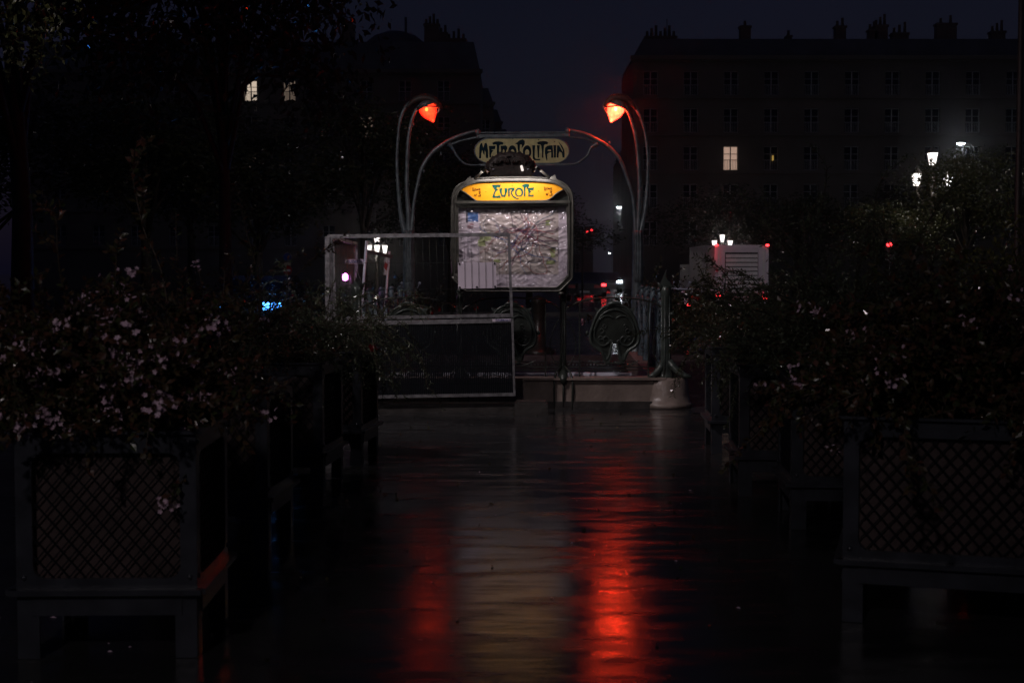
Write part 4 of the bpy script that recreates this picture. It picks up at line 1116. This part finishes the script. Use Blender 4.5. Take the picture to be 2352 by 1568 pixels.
# left building
SL = F/130.
xl0 = -45.0; xl1 = (1103-1176)/SL
lx = (580-1176)/SL - xl0; sp = 88/SL
first = lx - int(lx/sp)*sp; ciL = int(lx/sp)
oL, rf = haussmann('apartment_building', xl0, xl1, 130, [5.0, 8.4, 11.7, 15.0, 18.3], 1.15, 1.9, sp, 20.0, 23.2, 'stone apartment building at the left, two attic-level windows lit next to each other', lit={(4, ciL): 'win_warm', (4, ciL+1): 'win_dim', (3, ciL+3): 'win_dim', (2, ciL): 'win_dim', (2, ciL-3): 'win_dim'}, first=first)
for px, w, ytop, n in ((650, 1.2, 52, 2), (800, 1.2, 48, 2), (992, 1.4, 46, 4), (1018, .8, 66, 2), (1048, 1.8, 80, 4)):
    z = P(px, ytop, 133).z; chimney(oL, P(px, ytop, 133).x - xl0, 22.6, w, max(.3, z-22.6-.4), n)
a = MB(); a.tube([(P(932, 60, 133).x - xl0, 3, 22), (P(932, 40, 133).x - xl0, 3, P(932, 40, 133).z)], .12, 6); a.lathe([(3.2, 22.4), (2.9, 23.3), (2.0, 24.0), (.9, 24.4), (.1, 24.5)], (P(905, 60, 133).x - xl0, 4.5, 0), 16); a.build('roof_lantern', M['zinc'], oL)
# the street between: receding houses
def small_house(px0, px1, ptop, D, label, depth=25, dorm=False, wm='haussmann', lit={}):
    x0 = (px0-1176)/(F/D); x1 = (px1-1176)/(F/D); top = P(px0, ptop, D).z
    n = max(2, int((top-3)/3.2)); rows = [2.2+3.2*i for i in range(n)]
    return haussmann('apartment_building', x0, x1, D, rows, 1.1, 1.9, 3.0, max(rows[-1]+1.6, top-2.2), top, label, depth=depth, lit=lit)
small_house(1085, 1133, 195, 162, 'dark stone house stepping down behind the right end of the left building')
small_house(1090, 1152, 246, 195, 'second dark house stepping down the street behind the left building')
small_house(1095, 1170, 292, 235, 'third dark house of the receding row left of centre')
small_house(1443, 1475, 300, 165, 'narrow dark house showing at the lower left edge of the right building')
hp, _ = small_house(1255, 1337, 505, 215, 'pale house front lit pinkish, seen just right of the map panel', lit={(0, 5): 'win_yellow', (1, 5): 'win_yellow'})
small_house(1335, 1362, 575, 260, 'low far house front behind the thin dark post', lit={(0, 0): 'win_yellow'})

# ================================================================== STREET LAMPS
def street_lamp(px, py, D, label, hw=.35, arm=.9, sgn=1, mat_='led', light=0, pole=.07, dark='rubber'):
    h = P(px, py, D); bx = h.x + arm*sgn
    o = empty('street_lamp', (bx, D, 0), 0, label, 'street lamp', 'modern white street lamps')
    s = MB(); s.tube([(0, 0, 0), (0, 0, h.z*.4), (0, 0, h.z-.9), (-.08*sgn, 0, h.z-.3), (-arm*sgn*.5, 0, h.z+.08), (-arm*sgn*.8, 0, h.z+.10)], [pole*1.3, pole, pole*.7, pole*.6, pole*.5, pole*.5], 8); s.build('pole', M[dark], o)
    s = MB(); s.lathe([(.02, .14), (hw*.6, .12), (hw, .05), (hw*1.02, .02)], (-arm*sgn, 0, h.z), 16); hd = s.build('lamp_head', M[dark], o)
    s = MB(); s.lathe([(hw*.98, .02), (hw*.8, -.05), (hw*.4, -.09), (.02, -.10)], (-arm*sgn, 0, h.z), 16); s.build('diffuser', M[mat_], hd)
    if light:
        l = bpy.data.lights.new('lamp_light', 'POINT'); l.energy = light; l.color = (.9, .94, 1); l.shadow_soft_size = .25
        lo = bpy.data.objects.new('lamp_light', l); COL.objects.link(lo); lo.parent = o; lo.location = (-arm*sgn, 0, h.z-.35)
    return o
street_lamp(1423, 476, 150, 'white street lamp on a curved pole, highest one left of the right red lamp post', .32, .85, 1, light=110)
street_lamp(1432, 538, 300, 'small white street lamp directly below the highest one in the street gap', .30, .7, 1, 'led_small')
street_lamp(1400, 581.5, 480, 'tiny far street lamp between the traffic signal and the right lamp post', .38, .8, 1, 'led_small')
street_lamp(1333.8, 591.3, 640, 'tiny far street lamp beside the thin dark post', .45, .8, -1, 'led_small')
street_lamp(1413.6, 604.2, 900, 'faintest and lowest of the far street lamps', .55, .9, 1, 'led_small')
street_lamp(2207, 330, 100, 'brightest white street lamp at upper right, above the three lanterns', .30, 1.0, 1, light=70)
# tall pole at the right edge
s = MB(); pb = P(2334, 700, 24); s.lathe([(.10, 0), (.10, .6), (.06, .65), (.052, 4), (.045, 9.5)], (0, 0, 0), 12)
tp = empty('lamp_pole', (pb.x, 24, 0), 0, 'tall plain dark pole running up the right edge', 'pole'); s.build('shaft', M['bronze'], tp)
s = MB(); s.tube([(0, 0, 9.4), (-.1, -.1, 9.9), (-.9, -.5, 10.1)], [.045, .04, .035], 8); s.lathe([(.05, .1), (.3, .05), (.3, 0)], (-1.1, -.6, 10.05), 14); s.build('lamp_head', M['iron_side'], tp)

sd = bpy.data.lights.new('lamp_light', 'SPOT'); sd.energy = 2000; sd.color = (.98, .90, .95); sd.spot_size = R(108); sd.spot_blend = .6; sd.shadow_soft_size = .2
so_ = bpy.data.objects.new('lamp_light', sd); COL.objects.link(so_); so_.parent = tp; so_.location = (-1.1, -.6, 9.98); so_.rotation_euler = (Vector((8.2, 42, 0)) - Vector((tp.location.x-1.1, 23.4, 10))).to_track_quat('-Z', 'Y').to_euler()
def lantern_lamp(px, py, D, sc_, label, light=0, dy=18, dx=18, lw=14, dirs=(0, 1, 2, 3), a0=.35):
    S = F/D; top = P(px, py, D)
    o = empty('lantern_lamp', (top.x, D, 0), 0, label, 'street lantern', 'ornate multi-lantern street lamps')
    hz = top.z; w = lw/S; h = w*1.35; ax = dx/S; az = dy/S
    col_ = MB(); col_.lathe([(.30, 0), (.30, .3), (.16, .5), (.13, 1.2), (.09, 1.5), (.07, hz-az-1.0), (.10, hz-az-.7), (.05, hz-h*.75)], (0, 0, 0), 12)
    spots = [(0, 0, hz)]
    for k in dirs:
        a = a0 + k*PI/2; x, y = math.cos(a)*ax, math.sin(a)*ax; spots.append((x, y, hz-az))
        col_.tube([(0, 0, hz-az-.7), (x*.5, y*.5, hz-az-.85), (x, y, hz-az-h*.95), (x, y, hz-az-h*.6)], [.04, .035, .03, .02], 6)
        col_.tube([(0, 0, hz-az-.1), (x*.45, y*.45, hz-az-.35), (x*.5, y*.5, hz-az-.8)], .018, 5)
    co = col_.build('column', M['bronze'], o)
    for (x, y, z) in spots:
        c = MB()
        for k in range(4):
            q = k*PI/2+PI/4
            c.bar((x+math.cos(q)*w*.36, y+math.sin(q)*w*.36, z-h*.5), (x+math.cos(q)*w*.66, y+math.sin(q)*w*.66, z+h*.45), .03*w, .03*w)
        c.lathe([(w*.36, -h*.62), (w*.36, -h*.5)], (x, y, z), 8); c.lathe([(w*.72, h*.45), (w*.66, h*.52), (w*.3, h*.78), (w*.12, h*.95), (.01, h*1.0)], (x, y, z), 8)
        lo = c.build('lantern', M['bronze'], o)
        g_ = MB(); g_.lathe([(w*.32, -h*.5), (w*.60, h*.44)], (x, y, z), 4, 0, Matrix.Rotation(PI/4, 3, 'Z')); g_.build('glass', M['lantern'], lo)
    if light:
        l = bpy.data.lights.new('lantern_light', 'POINT'); l.energy = light; l.color = (1, .9, .78); l.shadow_soft_size = .3
        lo = bpy.data.objects.new('lantern_light', l); COL.objects.link(lo); lo.parent = o; lo.location = (0, -.9, hz-az*1.3)
    return o
lantern_lamp(866, 553.5, 100, 1, 'ornate street lamp with glowing lanterns seen through the left fence wires', 120, 18.5, 18, 14, (0, 2, 1, 3), .12)
lantern_lamp(1659, 547, 72, 1, 'ornate lantern lamp showing above the roof of the white truck', 60, 13, 18, 12, (0, 2), 0)
lantern_lamp(2142, 365, 46, 1, 'ornate lamp with three big lanterns glowing behind leaves at the right', 70, 47, 36, 22, (0, 2), 0)

# ================================================================== TRAFFIC SIGNS, SIGNALS, POSTS
D = 60.0; p0 = P(660, 640, D)
tsn = empty('traffic_sign', (p0.x, D, 0), 0, 'sign post with a blue disc, a red no-entry disc and a pale plate', 'traffic sign')
def lz(x, y, dd=0): return P(x, y, D+dd) - Vector((p0.x, D, 0))
s = MB(); s.tube([(0, .06, 0), (0, .06, lz(660, 578).z)], .035, 8); s.build('post', M['galv'], tsn)
def disc(cx, cy, r, m1, m2, nm):
    s = MB(); s.slab([lz(x, y) for x, y in ell(cx, cy, r, r, 24)], (0, .03, 0), 0); o_ = s.build(nm, m1, tsn)
    s = MB(); s.slab([lz(x, y, -.008) for x, y in ell(cx, cy, r*.86, r*.86, 24)], (0, .006, 0), 0); f_ = s.build('face', m2, o_); return o_
disc(660, 590.5, 10.5, M['galv'], M['sign_blue'], 'blue_disc'); no = disc(660, 620.5, 10.5, M['sign_red'], M['sign_red'], 'no_entry_disc')
s = MB(); s.slab([lz(x, y, -.012) for x, y in ((653, 618.5), (667, 618.5), (667, 623), (653, 623))], (0, .003, 0)); s.build('white_bar', M['white'], no)
s = MB(); s.slab([lz(x, y) for x, y in ((652.5, 603), (668, 603), (668, 608.5), (652.5, 608.5))], (0, .02, 0)); s.build('small_plate', M['cream_plate'], tsn)
s = MB(); s.slab([lz(x, y) for x, y in ((652.5, 633), (667.5, 633), (667.5, 656), (652.5, 656))], (0, .02, 0)); s.build('lower_plate', M['cream_plate'], tsn)
# signal
D = 70.0; p0 = P(1337.5, 675, D)
tl = empty('traffic_light', (p0.x, D, 0), 0, 'dark thin traffic light post with red signals, right of the map panel', 'traffic light')
def lz(x, y, dd=0): return P(x, y, D+dd) - Vector((p0.x, D, 0))
s = MB(); s.tube([(0, 0, 0), (0, 0, lz(1337, 520).z)], .05, 8); s.tube([lz(1337.5, 530), lz(1355, 524)], .03, 6); s.build('post', M['rubber'], tl)
s = MB(); s.box(lz(1349.5, 537, .05), (.30, .2, .75)); s.box(lz(1359, 531, .05), (.24, .2, .5)); s.build('signal_housing', M['rubber'], tl)
for (x, y, r0) in ((1349.3, 532, 2.6), (1359, 528.5, 2.9)):
    s = MB(); s.slab([lz(a, b, -.10) for a, b in ell(x, y, r0, r0*.9, 12)], (0, .02, 0)); s.build('red_light', M['red_lamp'] if r0 < 2.8 else M['red_dim'], tl)
D = 38.0; p0 = P(2043, 700, D)
t2 = empty('traffic_light', (p0.x, D, 0), 0, 'traffic light glowing red through the right-hand bushes', 'traffic light')
def lz(x, y, dd=0): return P(x, y, D+dd) - Vector((p0.x, D, 0))
s = MB(); s.tube([(0, 0, 0), (0, 0, lz(2043, 545).z)], .05, 8); s.build('post', M['rubber'], t2)
s = MB(); s.box(lz(2043, 572, .08), (.28, .2, .62)); s.build('signal_housing', M['rubber'], t2)
s = MB(); s.slab([lz(a, b, -.06) for a, b in ell(2043, 561.5, 6.5, 5, 14)], (0, .02, 0)); s.build('red_light', M['red_lamp'], t2)
tl['group'] = t2['group'] = 'traffic lights showing red'

# ================================================================== VEHICLES
def wheel(o, x, y, r0=.32, w=.2):
    s = MB(); s.lathe([(r0*.5, -w/2), (r0*.96, -w/2), (r0, -w*.3), (r0, w*.3), (r0*.96, w/2), (r0*.5, w/2)], (x, y, r0), 18, 0, Matrix.Rotation(PI/2, 3, 'Y')); wo = s.build('wheel', M['rubber'], o)
    s = MB(); s.lathe([(.02, -w*.52), (r0*.55, -w*.5), (r0*.55, w*.5), (.02, w*.52)], (x, y, r0), 12, 0, Matrix.Rotation(PI/2, 3, 'Y')); s.build('rim', M['galv'], wo)
def car(loc, rz, label, paint='car_dark', tail=None, head=None, dims=(1.75, 4.2, 1.45), head_sides=(-1, 1)):
    """origin under the middle; +y is the rear"""
    o = empty('parked_car' if 'parked' in label else 'car', loc, rz, label, 'car', 'cars around the square')
    W, L, H = dims; s = MB()
    prof = [(-L/2, .28), (-L/2, .62), (-L/2+.15, .74), (-L*.22, .86), (-L*.08, H*.93), (0, H), (L*.22, H), (L*.40, .98), (L/2-.05, .90), (L/2, .6), (L/2, .28)]
    def sec(k): return [Vector((k*(W/2 - (.16*max(0, z-.85)/(H-.85))), y, z)) for y, z in prof]
    A, B = sec(-1), sec(1); n = len(prof)
    s.add(A + B, [tuple(range(n)), tuple(range(2*n-1, n-1, -1))] + [(i, n+i, n+(i+1) % n, (i+1) % n) for i in range(n)])
    bo_ = s.build('body', M[paint], o)
    s = MB()
    def quad(y0, z0, y1, z1, inset=.12, e=.006):
        dv = Vector((0, z1-z0, -(y1-y0))).normalized()*e
        if dv.z < 0 and False: dv = -dv
        a0 = W/2-inset-.16*max(0, z0-.85)/(H-.85); a1 = W/2-inset-.16*max(0, z1-.85)/(H-.85)
        s.add([Vector((-a0, y0, z0))+dv, Vector((a0, y0, z0))+dv, Vector((a1, y1, z1))+dv, Vector((-a1, y1, z1))+dv], [(0, 1, 2, 3)])
    quad(-L*.215, .88, -L*.085, H*.92, e=-.008); quad(L*.235, H-.03, L*.385, 1.02, e=.008)
    for k in (-1, 1):
        xs = lambda z: k*(W/2 - .16*max(0, z-.85)/(H-.85) + .006)
        s.add([(xs(.90), -L*.17, .90), (xs(.92), L*.02, .92), (xs(H-.1), L*.02, H-.1), (xs(H-.12), -L*.06, H-.12)], [(0, 1, 2, 3)])
        s.add([(xs(.92), L*.04, .92), (xs(.98), L*.32, .98), (xs(H-.1), L*.2, H-.1), (xs(H-.1), L*.04, H-.1)], [(0, 1, 2, 3)])
    s.build('windows', M['glass_dark'], o)
    for sx in (-1, 1):
        for sy in (-1, 1): wheel(o, sx*(W/2-.09), sy*L*.31)
    for sx in (-1, 1):
        s = MB(); s.box((sx*(W/2-.22), L/2+.004, .72), (.34, .03, .15)); s.build('tail_light', M[tail] if tail else M['sign_red'], o)
        s = MB(); s.box((sx*(W/2-.24), -L/2-.0, .80), (.40, .05, .16)); s.build('headlight', M[head] if (head and sx in head_sides) else M['glass_dark'], o)
    s = MB(); s.box((0, L/2+.01, .45), (.5, .02, .11)); s.build('number_plate', M['white'], o)
    return o
# with the blue-white headlamp behind the left shrubs
hc = P(625, 700, 30)
car((hc.x-.63, 30+2.1, 0), 0, 'parked dark car with one blazing blue-white headlamp behind the left shrubs', 'car_dark', None, 'blue_lamp', (1.75, 4.2, 1.45), (1,))
cr_ = [o for o in bpy.data.objects if o.name.startswith('headlight')]
ldd = bpy.data.lights.new('headlamp_light', 'POINT'); ldd.energy = 18; ldd.color = (.08, .32, 1); ldd.shadow_soft_size = .08
lr = bpy.data.objects.new('headlamp_light', ldd); COL.objects.link(lr); lr.parent = [o for o in bpy.data.objects if o.name.startswith('parked_car')][0]; lr.location = (.63, -2.6, .85)
def tail_car(px, py, D, label, paint='car_dark', sc_=1, head=None, tail='red_lamp'):
    c = P(px, py, D); return car((c.x, D + 2.1, 0), PI, label, paint, tail, head)
def far_car(px, D, label, paint, tail, head, front=False):
    c = P(px, 650, D); return car((c.x, D+2.2, .11), 0 if front else PI, label, paint, tail, head)
far_car(1327, 95, 'car with dim red tail lights just right of the map panel edge', 'car_dark', 'red_dim', None)
far_car(1360, 82, 'car with bright red tail lights in the middle of the street gap', 'car_grey', 'red_lamp', None)
far_car(1377, 112, 'farther car with red tail lights, right of the bright one', 'car_dark', 'red_lamp', None)
far_car(1343, 72, 'dark parked car low beside the thin dark signal post', 'car_dark', None, None)
far_car(1403, 100, 'oncoming car with white headlamps in the street gap', 'car_grey', None, 'white_lamp', True)
# truck
DT = 50.0; ST = F/DT
tx = ((1640+1764)/2-1176)/ST; tw = 124/ST; th = P(1700, 563, DT).z
tk = empty('box_truck', (tx, DT, 0), R(4.5), 'white box truck seen from behind with red top lamps and a roller door', 'truck')
s = MB()
s.box((0, 2.2, (th+.75)/2), (tw, 4.4, th-.75)); s.box((0, -.02, th-.06), (tw+.03, .06, .13)); 
for sx in (-1, 1): s.box((sx*(tw/2-.05), -.02, (th+.75)/2), (.12, .06, th-.75)); s.box((sx*(tw/2-.28), -.03, (th+.6)/2), (.14, .05, th-.95))
s.build('cargo_box', M['paint_white'], tk)
s = MB()
s.box((0, -.008, .80+.7), (tw-.74, .014, 1.5), mi=1)
for i in range(9): s.box((0, -.05, .88+i*.155), (tw-.78, .03, .125), rx=R(-18))
s.build('roller_door', [M['white'], M['rubber']], tk)
s = MB()
for sx in (-1, 1): s.box((sx*(tw/2-.14), -.012, (th+.66)/2), (.12, .02, th-1.05))
s.build('door_panel', M['white'], tk)
for sx in (-1, 1):
    s = MB(); s.box((sx*(tw/2-.04), -.07, th-.0), (.10, .05, .07)); s.build('top_lamp', M['red_lamp'], tk)
    s = MB(); s.box((sx*(tw/2-.14), -.06, .66), (.2, .06, .13)); s.build('tail_light', M['red_lamp'], tk)
    for y in (1.0, 5.2): wheel(tk, sx*(tw/2-.14), y, .36, .22)
s = MB(); s.box((0, 5.6, 1.1), (tw-.1, 1.8, 1.5)); s.box((0, 3.2, .6), (.9, 6.2, .14)); s.box((0, -.08, .5), (tw-.1, .1, .12)); s.build('cab', M['paint_white'], tk)
ldd = bpy.data.lights.new('truck_red_light', 'POINT'); ldd.energy = 2.5; ldd.color = (1, .05, .06); ldd.shadow_soft_size = .06
lr = bpy.data.objects.new('truck_red_light', ldd); COL.objects.link(lr); lr.parent = tk; lr.location = (-tw/2-.25, -.3, th-.3)
# scooters beside the entrance, across the road
def scooter(loc, rz, label, paint, lit):
    o = empty('motor_scooter', loc, rz, label, 'scooter', 'motor scooters parked across the road')
    for y in (-.62, .62):
        s = MB(); s.lathe([(.12, -.05), (.21, -.05), (.24, -.02), (.24, .02), (.21, .05), (.12, .05)], (0, y, .24), 16, 0, Matrix.Rotation(PI/2, 3, 'Y')); s.build('wheel', M['rubber'], o)
    s = MB(); s.tube([(0, .85, .72), (0, .5, .74), (0, .15, .62), (0, -.05, .34), (0, -.35, .32), (0, -.48, .62), (0, -.55, .95)], [.08, .16, .17, .13, .12, .15, .09], 10); s.build('body', M[paint], o)
    s = MB(); s.tube([(0, .62, .86), (0, .35, .88), (0, .1, .82)], [.08, .13, .09], 8, flat=.6); s.build('seat', M['rubber'], o)
    s = MB(); s.tube([(-.32, -.45, 1.02), (-.12, -.56, 1.0), (.12, -.56, 1.0), (.32, -.45, 1.02)], .016, 6); s.tube([(0, -.55, .95), (0, -.64, .3)], .03, 6)
    for sx in (-1, 1): s.tube([(sx*.2, -.52, 1.0), (sx*.28, -.55, 1.18)], .008, 5); s.lathe([(.005, -.01), (.05, 0), (.005, .01)], (sx*.29, -.55, 1.21), 8, 0, Matrix.Rotation(PI/2, 3, 'X'))
    s.build('handlebar', M['alu'], o)
    s = MB(); s.box((0, .98, .54 if lit else .66), (.10, .05, .07)); s.build('tail_light', M['red_lamp'] if lit else M['sign_red'], o)
    return o
pp = P(1582, 700, 43)
scooter((pp.x, 44.0, 0), R(180), 'scooter with a lit red tail lamp right of the entrance corner', 'car_dark', True)
for i, (px, D, a) in enumerate(((1548, 45, 150), (1560, 46.5, 200), (925, 42, 30))):
    pp = P(px, 700, D); scooter((pp.x, D, 0), R(a), ('pale scooter just right of the corner post', 'dark scooter between the pale one and the one with the lit tail lamp', 'scooter left of the left lamp post, behind the railing')[i], ('car_grey', 'car_dark', 'white')[i], False)
# blue sack on the road edge
s = MB(); s.lathe([(.02, 0), (.20, .0), (.25, .06), (.21, .16), (.10, .26), (.03, .34), (.07, .38)], (0, 0, 0), 12)
bs = s.build('rubbish_sack', M['sign_blue']); q = P(1603, 758, 34); bs.location = (q.x, 34, 0); tag(bs, 'blue tied rubbish sack lying on the road right of the entrance', 'sack')
# poster column glimpsed through the near railing
D = 25.; q = P(1237, 745, D)
pc = empty('advert_column', (q.x, D, 0), 0, 'dim warm-lit round column glimpsed through the railing below the map', 'column')
s = MB(); s.lathe([(.30, 0), (.30, .15), (.13, .2), (.12, .95), (.16, 1.0), (.14, 1.06), (.02, 1.12)], (0, 0, 0), 18); s.build('shaft', M['iron_dark'], pc)

# ================================================================== LIGHT
# unseen lamps: left one lights the entrance, rear one fills in the near planter
def side_lamp(x, y, h, dx, label, energy, tgt, cone, soft, col):
    nl = empty('street_lamp', (x, y, 0), 0, label, 'street lamp', 'modern white street lamps')
    s = MB(); s.tube([(0, 0, 0), (0, 0, h-.6), (dx*.3, 0, h+.1), (dx*.85, 0, h+.18)], [.09, .06, .05, .045], 8); s.build('pole', M['rubber'], nl)
    s = MB(); s.lathe([(.02, .14), (.2, .12), (.33, .05), (.33, .02)], (dx, 0, h+.1), 16); s.build('lamp_head', M['rubber'], nl)
    sd = bpy.data.lights.new('lamp_light', 'SPOT'); sd.energy = energy; sd.color = col; sd.spot_size = R(cone); sd.spot_blend = .8; sd.shadow_soft_size = soft
    so_ = bpy.data.objects.new('lamp_light', sd); COL.objects.link(so_); so_.parent = nl; so_.location = (dx, 0, h-.02)
    so_.rotation_euler = (Vector(tgt)-Vector((x+dx, y, h-.02))).to_track_quat('-Z', 'Y').to_euler()
side_lamp(-6.2, 9.0, 8.2, 1.1, 'street lamp out of view on the left, lighting the entrance and the shrubs from above', 1250, (1.2, 16.5, 2.2), 84, .22, (1.0, .88, .90))
side_lamp(-4.6, -7.0, 8.0, 1.1, 'unseen street lamp behind the viewpoint, filling light onto the nearest left planter', 800, (-1.6, 6.5, .8), 40, .25, (1.0, .88, .90))
sun = bpy.data.lights.new('sun', 'SUN'); sun.energy = .008; sun.angle = R(15); sun.color = (.8, .85, 1)
su = bpy.data.objects.new('sun', sun); COL.objects.link(su); su.rotation_euler = (R(38), 0, R(-25))
w = bpy.data.worlds.new('World'); sc.world = w; w.use_nodes = True; N = w.node_tree.nodes; L = w.node_tree.links
bg = N['Background']; sky = N.new('ShaderNodeTexSky'); sky.sky_type = 'NISHITA'; sky.sun_disc = False; sky.sun_elevation = R(-4); sky.sun_rotation = R(10)
sky.altitude = 50
tc = N.new('ShaderNodeTexCoord'); nz = N.new('ShaderNodeTexNoise'); nz.inputs['Scale'].default_value = 3.0; nz.inputs['Detail'].default_value = 5
L.new(tc.outputs['Generated'], nz.inputs['Vector'])
rp = N.new('ShaderNodeValToRGB'); rp.color_ramp.elements[0].position = .3; rp.color_ramp.elements[1].position = .75
rp.color_ramp.elements[0].color = (.0020, .0026, .0078, 1); rp.color_ramp.elements[1].color = (.0040, .0041, .0118, 1)
L.new(nz.outputs['Fac'], rp.inputs['Fac'])
ad = N.new('ShaderNodeMixRGB'); ad.blend_type = 'ADD'; ad.inputs[0].default_value = 1.0
ms = N.new('ShaderNodeMixRGB'); ms.blend_type = 'MULTIPLY'; ms.inputs[0].default_value = 1.0; ms.inputs[2].default_value = (.02, .02, .02, 1)
L.new(sky.outputs[0], ms.inputs[1]); L.new(ms.outputs[0], ad.inputs[1]); L.new(rp.outputs[0], ad.inputs[2]); L.new(ad.outputs[0], bg.inputs['Color'])
bg.inputs['Strength'].default_value = 1.0

hz = MB(); hz.box((0, 560, 14.5), (420, 1240, 31))  # volume added to stand in for lens bloom around the lamps
hm = bpy.data.materials.new('bloom_haze'); hm.use_nodes = True; t = hm.node_tree; t.nodes.remove(t.nodes['Principled BSDF'])
pv = t.nodes.new('ShaderNodeVolumePrincipled'); pv.inputs['Color'].default_value = (.9, .9, .95, 1); pv.inputs['Density'].default_value = .0009; pv.inputs['Anisotropy'].default_value = .965
t.links.new(pv.outputs[0], t.nodes['Material Output'].inputs['Volume'])
tag(hz.build('haze', hm), 'thin haze added for the lens bloom round the lamps', 'haze', kind='stuff')
sc.view_settings.view_transform = 'Standard'; sc.view_settings.look = 'None'; sc.view_settings.exposure = 0; sc.view_settings.gamma = 1
sc.render.engine = 'CYCLES'
cy = sc.cycles; cy.use_denoising = True; cy.max_bounces = 5; cy.diffuse_bounces = 2; cy.glossy_bounces = 3; cy.transmission_bounces = 3; cy.transparent_max_bounces = 8
cy.sample_clamp_indirect = 2.0; cy.use_light_tree = True; cy.volume_bounces = 0; cy.caustics_reflective = False; cy.caustics_refractive = False
